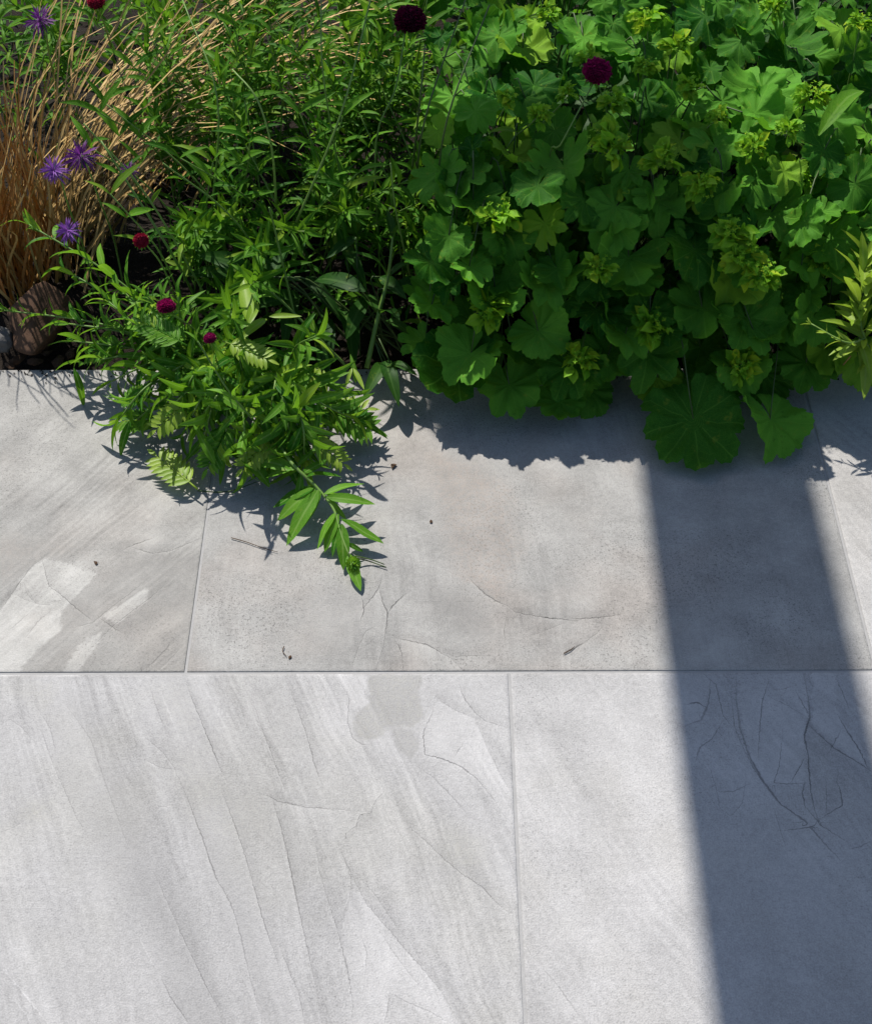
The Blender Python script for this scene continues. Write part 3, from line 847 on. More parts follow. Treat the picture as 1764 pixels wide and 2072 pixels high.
def lobed_leaf(n, seed, cup, pleat, depth=0.26, gap=0.5, droop=0.0, fold=0.0, mat=None):
    """orbicular pleated leaf of n scalloped lobes; unit radius, stalk at the origin, tip along +Y"""
    r_ = random.Random(seed)
    per = 8
    rings = (0.22, 0.45, 0.68, 0.86, 1.0)
    v, f, uv = [Vector((0, 0, 0))], [], [(0.5, 0)]
    span = 2 * math.pi - gap
    na = n * per
    ph1, ph2 = r_.random() * 6.28, r_.random() * 6.28
    lr = [r_.uniform(0.90, 1.06) for _ in range(n)]
    for ri, rr in enumerate(rings):
        for k in range(na + 1):
            g_ = k / per
            lob = min(int(g_), n - 1)
            tt = g_ - lob
            ang = math.pi / 2 - span / 2 + span * k / na
            edge = 1 - depth * abs(2 * tt - 1) ** 2.2
            teeth = 0.020 * (1 if k % 2 else -1)
            side = 1 - 0.16 * abs(2 * k / na - 1) ** 2
            rad = rr * side * (1 + (edge * lr[lob] + teeth - 1) * rr ** 1.6)
            z = cup * rad * rad
            z += pleat * rad * (0.5 - abs(math.sin(math.pi * tt))) * (0.6 + 0.4 * rr)
            z += 0.07 * math.sin(2 * ang + ph1) * rad ** 2 + 0.05 * math.sin(3 * ang + ph2) * rad ** 2
            z += 0.05 * rad ** 3 * math.sin(5 * ang + ph1 * 2)
            x, y = rad * math.cos(ang), rad * math.sin(ang)
            z += 0.40 * rad * mnoise.noise(V(x * 1.5, y * 1.5, seed * 3.3)) + 0.17 * rad * mnoise.noise(V(x * 3.7, y * 3.7, seed * 1.3))
            z -= droop * max(0, y) ** 2
            z += fold * abs(x) * (0.4 + 0.6 * abs(x))
            v.append(Vector((x, y, z)))
            uv.append((g_ if k < na else na / per - 0.001, rr))
    w_ = na + 1
    for k in range(na): f.append((0, 1 + k, 2 + k))
    for ri in range(len(rings) - 1):
        for k in range(na):
            q = 1 + ri * w_ + k
            f.append((q, q + w_, q + w_ + 1, q + 1))
    f = [tuple(reversed(q)) if len(q) == 3 else q for q in f]
    f = [q[::-1] if len(q) == 4 else q for q in f]
    f = [q[::-1] for q in f]
    return mesh('lobed_leaf', v, f, mat or M_LADY, True, uv)


L_LADY = []
for i in range(18):
    r_ = random.Random(100 + i)
    L_LADY.append(lobed_leaf(r_.choice((9, 9, 11, 7)), 40 + i, r_.uniform(-.15, .35), r_.uniform(.06, .19),
                             r_.choice((.10, .14, .18, .24, .34)), r_.uniform(.05, .6), r_.uniform(0, .45), r_.uniform(-.2, .7)))


def froth_mesh(seed, n_leaf, n_star, rad):
    """yellow-green flower spray: small fan bracts and four-petalled stars on short stalks"""
    r_ = random.Random(seed)
    m = MB()
    bt = [blade_t(.62, .5, .3, .5, 4, .03, seed + q, .6) for q in range(3)]
    st = blade_t(.62, .1, .1, 0, 2, 0, 3, .55)
    for i in range(n_leaf):
        a_ = r_.random() * 6.28
        el = r_.uniform(-.35, 1.0)
        d = Vector((math.cos(a_) * math.cos(el), math.sin(a_) * math.cos(el), math.sin(el)))
        o = d * r_.uniform(.1, .55) * rad
        base_d = d
        for q in range(r_.choice((3, 4, 5))):
            spread = base_d + Vector((r_.uniform(-.7, .7), r_.uniform(-.7, .7), r_.uniform(-.4, .5)))
            m.add(*r_.choice(bt), frame(o, spread, Vector((r_.uniform(-.5, .5), r_.uniform(-.5, .5), 1)), rad * r_.uniform(.40, .85)))
    for i in range(n_star):
        a_ = r_.random() * 6.28
        el = r_.uniform(0, 1.4)
        c_ = Vector((math.cos(a_) * math.cos(el), math.sin(a_) * math.cos(el), math.sin(el))) * rad * r_.uniform(.35, 1.0)
        nrm = (c_.normalized() + Vector((r_.uniform(-.6, .6), r_.uniform(-.6, .6), .8))).normalized()
        t1 = nrm.orthogonal().normalized()
        t2 = nrm.cross(t1)
        rot = r_.random() * 1.57
        for q in range(4):
            g_ = rot + q * math.pi / 2
            m.add(*st, frame(c_, t1 * math.cos(g_) + t2 * math.sin(g_) + nrm * .35, nrm, rad * .13))
    return m.mesh('flower_spray', M_FROTH)


L_FROTH = [froth_mesh(300 + i, 11 + i % 3 * 3, 26 + 8 * (i % 3), 0.037) for i in range(6)]


# ------------------------------------------------------------------ plants
def leaf_at(plant, libr, o, d, n, L, name='leaf', clear=None):
    d = Vector(d).normalized()
    if clear is not None:
        need = clear - (o[2] + d.z * L)
        if need > 0: d = (d + Vector((0, 0, need / L))).normalized()
    return obj(name, rng.choice(libr), plant, frame(o, d, n, L))


def shoot(plant, pts, r0, r1, libr, spacing, per, L, ang=0.9, start=0.15, up=0.5, clear=None, stem=M_STEM, tip=True, taper=0.5, jit=0.25):
    ps = spline(pts, 16)
    ln = sum((ps[i + 1] - ps[i]).length for i in range(16))
    obj('stem', tube_mesh('stem', ps, r0, r1, stem), plant)
    k = max(2, int(ln * (1 - start) / spacing))
    az = rng.random() * 6.28
    for i in range(k + (1 if tip else 0)):
        s = start + (1 - start) * i / k
        q = min(s, 0.999) * 16
        j = int(q)
        o = ps[j].lerp(ps[j + 1], q - j)
        tg = (ps[j + 1] - ps[j]).normalized()
        a_ = tg.orthogonal().normalized()
        b_ = tg.cross(a_)
        az += math.pi / 2 if per == 2 else 0.8
        grow = 1 - taper * max(0, (s - .45) / .55)
        for m_ in range(per):
            g_ = az + 2 * math.pi * m_ / per + rng.uniform(-jit, jit)
            rad = a_ * math.cos(g_) + b_ * math.sin(g_)
            an = ang * rng.uniform(.75, 1.2) * (0.55 if s > .93 else 1)
            d = tg * math.cos(an) + rad * math.sin(an)
            n = (tg * math.sin(an) - rad * math.cos(an)) + Vector((0, 0, up)) + Vector((rng.uniform(-jit, jit), rng.uniform(-jit, jit), 0))
            leaf_at(plant, libr, o + rad * r1, d, n, L * grow * rng.uniform(.75, 1.2), clear=clear)


def V(*a_): return Vector(a_)


# --- lady's mantle: a bank of five plants, steep towards the slabs
PROFILE = [(1.505, .035), (1.545, .09), (1.585, .155), (1.63, .22), (1.67, .28), (1.725, .33), (1.83, .365), (1.95, .39), (2.07, .41), (2.22, .42), (2.4, .42), (2.6, .40)]


def prof(s):
    q = s * (len(PROFILE) - 1)
    k = min(int(q), len(PROFILE) - 2)
    f = q - k
    a_, b_ = PROFILE[k], PROFILE[k + 1]
    return a_[0] + (b_[0] - a_[0]) * f, (a_[1] + (b_[1] - a_[1]) * f) * .93


L_LADY.append(lobed_leaf(9, 77, .02, .17, .13, .10, .12, .05))
LADY = []
for (px, py), lab in [
    ((0.07, 1.84), "lady's mantle clump nearest the narrow-leaved foliage, dark lobed leaves above the slabs"),
    ((0.33, 1.84), "lady's mantle clump in the middle with one large leaf resting on the slabs"),
    ((0.62, 1.86), "lady's mantle clump beside the pale sprig at the right edge"),
    ((0.20, 2.16), "bright sunlit lady's mantle clump below the round crimson flower"),
    ((0.55, 2.18), "sunlit lady's mantle clump with the large folded leaf in the far right corner"),
    ((0.90, 2.05), "lady's mantle clump cut off by the right edge of the photo"),
]:
    e = empty('ladys_mantle', (px, py, 0))
    tag(e, lab, 'plant', "lady's mantle plants along the right half of the bed")
    LADY.append(e)


def nearest_lady(p): return min(LADY, key=lambda e: (e.location.x - p.x) ** 2 + (e.location.y - p.y) ** 2 * .8)


def lady_leaf(c_, n, tipdir, rad, variant=None):
    pl = nearest_lady(c_)
    me = L_LADY[variant % len(L_LADY)] if variant is not None else rng.choice(L_LADY)
    obj('leaf', me, pl, frame(c_, tipdir, n, rad))
    base = V(pl.location.x + rng.uniform(-.06, .06), pl.location.y + rng.uniform(-.05, .05), 0)
    midp = base.lerp(c_, .6) + V(0, .02, .05 + .1 * rng.random())
    obj('leaf_stalk', tube_mesh('leaf_stalk', spline([base, midp, c_ - Vector(n).normalized() * .001], 7), .0016, .0011, M_STEM_D, 4), pl)


# the leaves that stand out, read one by one: x, y, height, radius, lean (x, y), tip direction, shape
HERO = [
    (1402, 848, .05, .084, (-.05, -.5), (.05, -1), 18), (1558, 850, .045, .066, (.65, -.35), (.45, -.9), 5),
    (922, 735, .085, .068, (-.1, -.5), (.1, -1), 3), (1030, 778, .06, .056, (.1, -.55), (.25, -1), 1),
    (1150, 742, .085, .060, (.1, -.5), (.3, -1), 7), (1130, 812, .035, .045, (0, -.5), (0, -1), 4),
    (1205, 625, .17, .045, (.1, -.7), (.1, -1), 2), (1105, 570, .21, .052, (.2, -.6), (.3, -1), 8),
    (868, 530, .24, .044, (.3, -.5), (.6, -.8), 9), (1310, 715, .11, .056, (0, -.55), (-.2, -1), 6),
    (1420, 622, .17, .058, (-.1, -.5), (0, -1), 10), (1510, 645, .16, .062, (.2, -.5), (.3, -1), 11),
    (1630, 735, .09, .052, (.1, -.6), (-.3, -1), 13), (1490, 745, .09, .048, (.1, -.6), (.2, -1), 9), (1230, 720, .09, .05, (-.1, -.6), (-.1, -1), 14), (1330, 765, .06, .045, (0, -.6), (.3, -1), 16), (1735, 720, .10, .05, (.1, -.6), (.1, -1), 15), (860, 690, .10, .042, (-.2, -.5), (-.4, -1), 2),
    (1640, 490, .27, .060, (.1, -.4), (.5, -1), 0), (1668, 705, .11, .048, (.2, -.5), (-.2, -1), 3),
    (1540, 185, .385, .072, (-.1, -.45), (-.15, -1), 5), (1375, 285, .355, .056, (-.3, -.2), (-.4, -1), 7),
    (1425, 30, .41, .055, (0, -.3), (.1, -1), 1), (1180, 75, .41, .052, (.1, -.1), (.2, -1), 2),
    (1255, 85, .41, .046, (0, -.3), (-.1, -1), 4), (1590, 90, .41, .050, (.5, -.2), (.4, -1), 8),
    (1645, 115, .40, .042, (.1, -.3), (.2, -1), 9), (1325, 405, .31, .050, (0, -.5), (.1, -1), 6),
    (940, 355, .33, .048, (-.2, -.4), (-.1, -1), 10), (1150, 365, .32, .050, (.2, -.5), (.2, -1), 11),
    (1240, 450, .29, .052, (-.1, -.6), (0, -1), 0), (1700, 420, .30, .058, (.2, -.4), (.3, -1), 2),
    (1745, 250, .37, .050, (.2, -.3), (.2, -1), 7), (1460, 300, .35, .044, (-.2, -.4), (-.6, -.8), 3),
    (1080, 175, .39, .048, (.2, -.2), (.3, -1), 5), (1010, 70, .41, .050, (-.2, -.1), (-.2, -1), 1),
    (1280, 560, .21, .052, (-.1, -.6), (-.2, -1), 4), (1020, 480, .26, .046, (.2, -.5), (.1, -1), 9),
    (1560, 430, .29, .050, (0, -.5), (.2, -1), 8), (1740, 130, .40, .046, (.3, -.2), (.3, -1), 10),
    (1510, 540, .24, .040, (-.1, -.4), (.2, -1), 11), (1400, 500, .26, .038, (0, -.4), (-.3, -1), 6),
]
for x, y, z, rad, (lx, ly), td, var in HERO:
    z *= .9 if x < 1600 else .72
    lady_leaf(P(x, y, z), V(lx, ly, 1), V(td[0], td[1], -.25), rad, var)
# the rest of the bank, layer over layer
for layer, (cnt, inset, r0, r1) in enumerate([(215, 0.012, .026, .056), (95, .06, .036, .058), (45, .12, .04, .06)]):
    placed = []
    tries = 0
    while len(placed) < cnt and tries < 6000:
        tries += 1
        s = rng.random() ** 0.9
        X = rng.uniform(-.02 + .05 * rng.random(), .95)
        if layer == 0 and s < .16: continue
        Y, z = prof(s)
        if X < .1 and s > .35: X += .06 * (s - .35) * rng.random()
        if any((X - a_) ** 2 + ((s - b_) * 1.3) ** 2 < .038 ** 2 for a_, b_ in placed): continue
        placed.append((X, s))
        front = max(0, 1 - s / .5)
        if X > .5: Y += .07 * min(1, (X - .5) / .1) * front
        c_ = V(X, Y + inset * (.4 + .9 * front) + rng.uniform(-.015, .02), max(.03, z - inset * (1.1 - .5 * front) + rng.uniform(-.02, .025)))
        n = V(rng.gauss(0, .5), -.2 - .5 * front + rng.gauss(0, .5), 1)
        lady_leaf(c_, n, V(rng.gauss(0, .6), -1 + rng.random() * .5, -.2), rng.uniform(r0, r1))

FROTH = [(985, 635, .17), (1170, 735, .11), (1212, 545, .24), (1320, 668, .15), (1500, 520, .27), (1420, 372, .34), (1590, 270, .40), (1700, 235, .41),
         (1305, 135, .42), (1625, 360, .36), (1740, 350, .37), (1475, 75, .43), (1150, 195, .42), (1090, 235, .40), (1520, 300, .38), (1690, 300, .39),
         (1110, 30, .44), (1310, 40, .44), (1560, 25, .45), (1660, 40, .45), (1740, 50, .45), (1400, 180, .41), (1240, 210, .40), (950, 120, .42),
         (1370, 100, .43), (1480, 480, .29), (1540, 560, .25), (1655, 530, .27), (1010, 440, .30), (1230, 300, .38), (1340, 330, .36), (1560, 380, .35),
         (1450, 240, .39), (1030, 200, .41), (1190, 120, .43), (800, 170, .40), (1715, 640, .18), (1500, 740, .10), (1640, 200, .41), (1770, 190, .41)]
for i, (x, y, z) in enumerate(FROTH):
    if i % 4 == 3 and y < 420: continue
    z *= .92 if x < 1600 or y < 300 else .75
    c_ = P(x, y, z)
    pl = nearest_lady(c_)
    s = rng.uniform(.65, 1.05) * (.75 if y < 300 else 1)
    obj('flower_spray', L_FROTH[i % 6], pl, frame(c_, V(rng.uniform(-1, 1), rng.uniform(-1, .2), 0), V(rng.uniform(-.4, .4), -.45 + rng.uniform(-.3, .3), 1), s))
    base = V(pl.location.x + rng.uniform(-.05, .05), pl.location.y, 0)
    obj('flower_stem', tube_mesh('flower_stem', spline([base, base.lerp(c_, .55) + V(0, .02, .06), c_], 8), .0017, .0011, M_STEM, 4), pl)

o_ = P(1170, 425, .24)
obj('dead_leaf', mesh('dead_leaf', *blade_t(.5, .4, .3, .2, 6, .02, 3)[:2], M_RUST, True, blade_t(.5, .4, .3, .2, 6, .02, 3)[2]), LADY[0], frame(o_, V(1, -.3, -.2), V(0, -.6, 1), .045))
# --- fine-leaved tall plants, left half of the bed
fine_spec = [
    ((-.37, 1.86), 'fine-leaved green plant right beside the foot of the dry grass'),
    ((-.22, 1.88), 'fine-leaved plant behind the crimson bud and red flower'),
    ((-.04, 1.88), 'fine-leaved plant bordering the shaded lobed leaves'),
    ((-.41, 2.06), 'fine-leaved plant mixed with straw and purple flowers'),
    ((-.28, 2.10), 'fine-leaved plant under the pale arching stem'),
    ((-.08, 2.10), 'fine-leaved plant with long bare flower stalks beside the yellow-green sprays'),
    ((-.38, 2.36), 'fine-leaved plant at the back under the arching straw'),
    ((-.10, 2.36), 'fine-leaved plant at the back below the dark maroon flower'),
    ((-.64, 2.30), 'fine-leaved plant in the far left corner behind the straw'),
]
FINE = []
for (px, py), lab in fine_spec:
    e = empty('fine_leaved_plant', (px, py, 0))
    tag(e, lab, 'plant', 'fine-leaved plants in the left half of the bed')
    FINE.append(e)
    for k in range(3 if px < -.6 else 6 if px < -.4 else 8):
        bx, by = px + rng.gauss(0, .055), py + rng.gauss(0, .055)
        hgt = (.21 + .16 * min(1, max(0, (py - 1.82) / .3))) * rng.uniform(.8, 1.15)
        lx, ly = rng.gauss(.02, .07), rng.gauss(-.06, .07)
        shoot(e, [V(bx, by, 0), V(bx + lx * .35, by + ly * .2, hgt * .55), V(bx + lx, by + ly, hgt)], .0017, .0009, L_FINE,
              .023, 3, .066, ang=.85, start=.3, up=.4, taper=.4, jit=.45)
# low undergrowth between the stems: nobody could count it
bt = [blade_t(.14, .4, .35, .3, 3, 0, 60 + i) for i in range(5)]
m = MB()
for i in range(3400):
    x = rng.uniform(-1.0, .12)
    y = rng.uniform(1.74, 2.75)
    hmax = .05 + .23 * min(1, (y - 1.74) / .35)
    if x < -.44 and (y < 2.05 or (y < 2.3 and rng.random() < .7)): continue
    z = rng.uniform(.0, hmax)
    a_ = rng.random() * 6.28
    el = rng.uniform(-.2, 1.0)
    m.add(*rng.choice(bt), frame(V(x, y, z), V(math.cos(a_) * math.cos(el), math.sin(a_) * math.cos(el), math.sin(el)),
                                 V(rng.uniform(-.5, .5), rng.uniform(-.6, .4), 1), rng.uniform(.03, .058)))
o = obj('undergrowth', m.mesh('undergrowth', M_FINE))
bw = [blade_t(.85, .3, .3, .3, 3, .03, 80 + i, .55) for i in range(5)]
m = MB()
for i in range(1700):
    x, y = rng.uniform(.05, 1.1), rng.uniform(1.78, 2.9)
    a_ = rng.random() * 6.28
    el = rng.uniform(-.4, .6)
    m.add(*rng.choice(bw), frame(V(x, y, rng.uniform(.02, .05 + .23 * min(1, (y - 1.78) / .2))), V(math.cos(a_) * math.cos(el), math.sin(a_) * math.cos(el), math.sin(el)),
                                 V(rng.uniform(-.6, .6), rng.uniform(-.7, .5), 1), rng.uniform(.035, .065)))
o2 = obj('undergrowth', m.mesh('undergrowth', M_BROAD))  # darker leaf colour stands in for deep shade in the gaps
tag(o2, "low shaded leaves filling the space under the lady's mantle", 'undergrowth', kind='stuff')
tag(o, 'low tangle of narrow green leaves between the stems of the bed', 'undergrowth', kind='stuff')

# long bare stalks that cross the foliage
STALKS = [([(400, 610, .05), (340, 500, .22), (205, 285, .36)], 0, .0024), ([(440, 640, .05), (300, 400, .26), (170, 250, .38)], 0, .0018),
          ([(560, 420, .2), (550, 300, .34), (520, 200, .42), (470, 140, .44)], 4, .0020), ([(600, 450, .2), (690, 230, .38), (752, -10, .50)], 4, .0019),
          ([(880, 420, .2), (905, 240, .4), (990, 10, .50)], 5, .0017), ([(840, 400, .2), (860, 240, .38), (945, -10, .50)], 5, .0017),
          ([(830, 380, .2), (850, 200, .40), (860, 90, .46)], 5, .0018), ([(700, 420, .15), (655, 160, .42), (650, -10, .5)], 4, .0016),
          ([(430, 430, .15), (440, 200, .38), (370, 0, .46)], 3, .0018), ([(560, 560, .1), (460, 430, .24), (330, 330, .34)], 1, .0017),
          ([(610, 700, .05), (560, 480, .24), (545, 420, .3)], 1, .0022), ([(830, 560, .1), (800, 420, .26), (790, 330, .34)], 2, .0018)]
for pts, k, r_ in STALKS:
    obj('flower_stalk', tube_mesh('flower_stalk', spline([P(*q) for q in pts], 12), r_, r_ * .6, M_STEM if k != 5 else M_STEM_D, 6), FINE[k])

for k, e in enumerate(FINE):
    for q in range(2 if k in (3, 6, 8) else 6):
        b_ = V(e.location.x + rng.gauss(0, .06), e.location.y + rng.gauss(0, .05), .02)
        h_ = rng.uniform(.30, .44) if e.location.y > 1.95 else rng.uniform(.22, .32)
        tip_ = b_ + V(rng.gauss(-.05, .11), rng.gauss(-.02, .09), h_)
        obj('flower_stalk', tube_mesh('flower_stalk', spline([b_, b_.lerp(tip_, .5) + V(rng.gauss(0, .015), rng.gauss(0, .015), .03), tip_], 9), .0017, .0010, M_STEM, 5), e)
        for s_ in (.55, .8, 1.0):
            for sg in (-1, 1):
                leaf_at(e, L_FINE, b_.lerp(tip_, s_) + V(0, 0, .02 * (1 - s_)), V(sg * rng.uniform(.4, 1), rng.uniform(-.6, .6), rng.uniform(.3, 1)), V(0, -.3, 1), rng.uniform(.04, .065))
# --- broad lance-leaved plant in the shade
e = empty('lance_leaved_plant', (-.12, 1.72, 0))
tag(e, 'dark green plant with long smooth lance leaves and a pale branching stem, in shade', 'plant')
BROADS = [((600, 470), (550, 560), .25), ((480, 480), (580, 560), .22), ((400, 500), (520, 560), .22), ((620, 560), (520, 575), .15), ((380, 545), (500, 560), .16),
          ((500, 620), (610, 600), .12), ((690, 640), (620, 560), .14), ((650, 760), (660, 640), .08), ((720, 720), (690, 620), .10), ((570, 690), (600, 590), .10),
          ((740, 560), (690, 500), .2), ((820, 600), (770, 560), .2), ((880, 560), (790, 590), .2), ((620, 550), (740, 590), .22), ((700, 680), (740, 600), .16),
          ((850, 680), (780, 650), .12), ((800, 800), (780, 730), .05), ((745, 790), (775, 735), .05), ((840, 750), (790, 735), .06), ((660, 520), (720, 480), .26)]
base0 = V(-.12, 1.72, 0)
for (tx, ty), (ox, oy), z in BROADS:
    if z > .07: z *= .62
    o_ = P(ox, oy, z)
    tp = P(tx, ty, z + rng.uniform(-.02, .04))
    leaf_at(e, L_BROAD, o_, tp - o_, V(rng.uniform(-.3, .3), -.4, 1), (tp - o_).length * 1.0)
    obj('stem', tube_mesh('stem', spline([base0 + V(rng.uniform(-.04, .08), rng.uniform(-.03, .03), 0), base0.lerp(o_, .6) + V(0, 0, .04), o_], 7), .0018, .0012, M_STEM_D, 4), e)
shoot(e, [P(742, 745, .04), P(765, 640, .10), P(785, 560, .15), P(795, 480, .20)], .0042, .002, L_BROAD, .045, 2, .085, ang=1.1, start=.35)
shoot(e, [P(700, 740, .03), P(640, 680, .08), P(560, 600, .14), P(500, 560, .19)], .0026, .0016, L_LANCE, .06, 2, .07, ang=.8, start=.3)
for x, y, tx, ty, z in ((505, 655, 495, 575, .2), (500, 660, 520, 610, .2), (545, 640, 600, 640, .2), (540, 645, 490, 680, .18)):
    o_ = P(x, y, z)
    tp = P(tx, ty, z)
    leaf_at(e, L_PALE, o_, tp - o_, V(.2, -.5, 1), (tp - o_).length * 1.2)

# --- sprawling plants that spill over the slab edge
SPRAWL = []
for (x, y), lab in (((300, 705), 'bright sprawling lance-leaved plant reaching left over the stone and soil'),
                    ((430, 745), 'sprawling lance-leaved plant hanging thickly over the slab edge'),
                    ((590, 760), 'sprawling lance-leaved plant at the dark gap beside the lobed leaves')):
    p = P(x, y, 0)
    e = empty('sprawling_plant', (p.x, max(p.y, 1.69), 0))
    tag(e, lab, 'plant', 'sprawling plants at the front of the bed')
    SPRAWL.append(e)
TIPS = [  # plant, control points (x, y, height), leaf length
    (0, [(330, 690, .08), (180, 650, .08), (10, 628, .06)], .055), (0, [(380, 700, .08), (230, 560, .16), (60, 455, .2)], .07),
    (0, [(350, 690, .06), (240, 610, .14), (130, 545, .16)], .06), (0, [(330, 700, .05), (240, 670, .10), (140, 655, .10)], .06),
    (0, [(330, 710, .05), (240, 700, .09), (150, 690, .08)], .06), (0, [(340, 720, .04), (250, 720, .09), (170, 735, .06)], .065),
    (0, [(350, 710, .05), (300, 640, .13), (240, 580, .16)], .06), (0, [(380, 710, .05), (340, 650, .13), (300, 600, .18)], .06),
    (0, [(350, 720, .04), (300, 690, .10), (230, 660, .12)], .06), (0, [(400, 720, .05), (370, 660, .12), (360, 600, .18)], .06),
    (0, [(330, 720, .04), (290, 740, .09), (230, 770, .05)], .065), (0, [(420, 720, .05), (320, 690, .13), (220, 610, .17)], .065),
    (1, [(400, 730, .04), (340, 760, .10), (270, 800, .06)], .065), (1, [(420, 730, .04), (350, 790, .10), (270, 855, .035)], .07),
    (1, [(430, 740, .04), (380, 790, .11), (330, 840, .05)], .065), (1, [(440, 740, .04), (410, 800, .11), (370, 880, .045)], .065),
    (1, [(450, 740, .04), (430, 820, .10), (410, 900, .04)], .07), (1, [(460, 740, .04), (460, 830, .10), (455, 920, .04)], .07),
    (1, [(470, 740, .04), (490, 820, .11), (500, 940, .05)], .075), (1, [(480, 740, .04), (520, 820, .11), (545, 930, .05)], .075),
    (1, [(430, 730, .04), (430, 740, .13), (420, 760, .14)], .06), (1, [(450, 730, .04), (480, 720, .14), (490, 750, .14)], .065),
    (1, [(470, 730, .04), (520, 750, .12), (560, 790, .10)], .065), (1, [(420, 720, .04), (370, 740, .12), (330, 760, .10)], .06),
    (1, [(460, 730, .04), (455, 760, .13), (450, 820, .09)], .065), (1, [(440, 730, .04), (400, 750, .13), (370, 800, .10)], .065),
    (1, [(480, 730, .04), (510, 790, .12), (520, 860, .08)], .07), (1, [(430, 730, .04), (470, 680, .14), (480, 650, .18)], .065),
    (1, [(400, 720, .04), (300, 780, .10), (240, 850, .05)], .07), (1, [(470, 740, .04), (440, 800, .12), (400, 850, .07)], .065),
    (2, [(570, 760, .04), (600, 820, .10), (640, 870, .04)], .075), (2, [(580, 760, .04), (640, 810, .10), (720, 850, .05)], .075),
    (2, [(560, 760, .04), (580, 840, .10), (590, 920, .04)], .08), (2, [(570, 750, .04), (560, 760, .13), (550, 820, .12)], .07),
    (2, [(590, 750, .04), (640, 760, .11), (690, 790, .08)], .065), (2, [(580, 740, .04), (600, 700, .14), (640, 680, .18)], .07),
    (2, [(560, 750, .04), (610, 850, .11), (615, 930, .05)], .08), (2, [(550, 750, .04), (570, 800, .13), (600, 860, .08)], .07),
]
for k, pts, L in TIPS:
    ps = [P(*q) for q in pts]
    b0 = SPRAWL[k].location + V(rng.uniform(-.03, .03), rng.uniform(0, .05), 0)
    shoot(SPRAWL[k], [b0] + ps, .0022, .0013, L_LANCE, .022, 2, L * .9, ang=.9, start=.30, up=.9, clear=.012, taper=.3, jit=.6)


def pinnate_mesh(seed, n=8):
    m_ = MB()
    tt = [blade_t(.30, .3, .1, .2, 5, .01, seed + i) for i in range(4)]
    r_ = random.Random(seed)
    ax = [V(0, i / 10, .04 * math.sin(i * .3)) for i in range(11)]
    m_.tube(ax, .016, .007, 4)
    for i in range(n):
        s = .18 + .74 * i / n
        for sd_ in (-1, 1):
            L = .36 * math.sin(math.pi * (.18 + .72 * s)) * r_.uniform(.85, 1.1)
            m_.add(*r_.choice(tt), frame(V(0, s, .03), V(sd_, .75, .08), V(0, 0, 1), L))
    m_.add(*tt[0], frame(V(0, .92, .03), V(0, 1, 0), V(0, 0, 1), .22))
    return m_.mesh('pinnate_leaf', M_PALE if seed == 500 else M_LANCE)


PIN = [pinnate_mesh(500), pinnate_mesh(520, 9)]
for x, y, tx, ty, z in ((640, 740, 650, 790, .10), (650, 745, 625, 785, .10), (655, 750, 660, 800, .09), (715, 745, 735, 785, .10), (712, 745, 700, 780, .10), (425, 740, 455, 700, .14)):
    o_, tp = P(x, y, z), P(tx, ty, z - .01)
    leaf_at(SPRAWL[2], L_PALE, o_, tp - o_, V(.1, -.6, 1), (tp - o_).length * 1.1)
for k, (x, y, z, tx, ty, tz, L) in enumerate(((400, 990, .02, 305, 915, .02, .10), (620, 815, .06, 750, 870, .03, .115), (630, 830, .05, 745, 830, .04, .09), (330, 850, .05, 235, 855, .03, .08),
        (400, 800, .10, 330, 860, .07, .085), (470, 850, .09, 430, 930, .05, .085), (520, 840, .09, 560, 920, .06, .08), (320, 790, .10, 250, 810, .06, .075),
        (560, 870, .08, 500, 940, .05, .08), (380, 700, .16, 300, 660, .17, .085), (450, 690, .17, 520, 720, .16, .08), (260, 690, .10, 180, 720, .07, .08), (620, 880, .06, 670, 920, .04, .075))):
    o_, tp = P(x, y, z), P(tx, ty, tz)
    obj('divided_leaf', PIN[k % 2], SPRAWL[2 if x > 500 else 1], frame(o_, tp - o_, V(.1, -.3, 1), L))
for x, y, z, tx, ty, tz, L in ((150, 745, .06, 172, 818, .012, .06), (265, 850, .05, 245, 912, .015, .055), (720, 775, .06, 715, 740, .08, .04),
                               (545, 985, .03, 500, 930, .05, .09), (435, 940, .05, 415, 900, .07, .06)):
    o_, tp = P(x, y, z), P(tx, ty, tz)
    leaf_at(SPRAWL[1], L_LANCE, o_, tp - o_, V(.2, -.3, 1), L * 1.1)

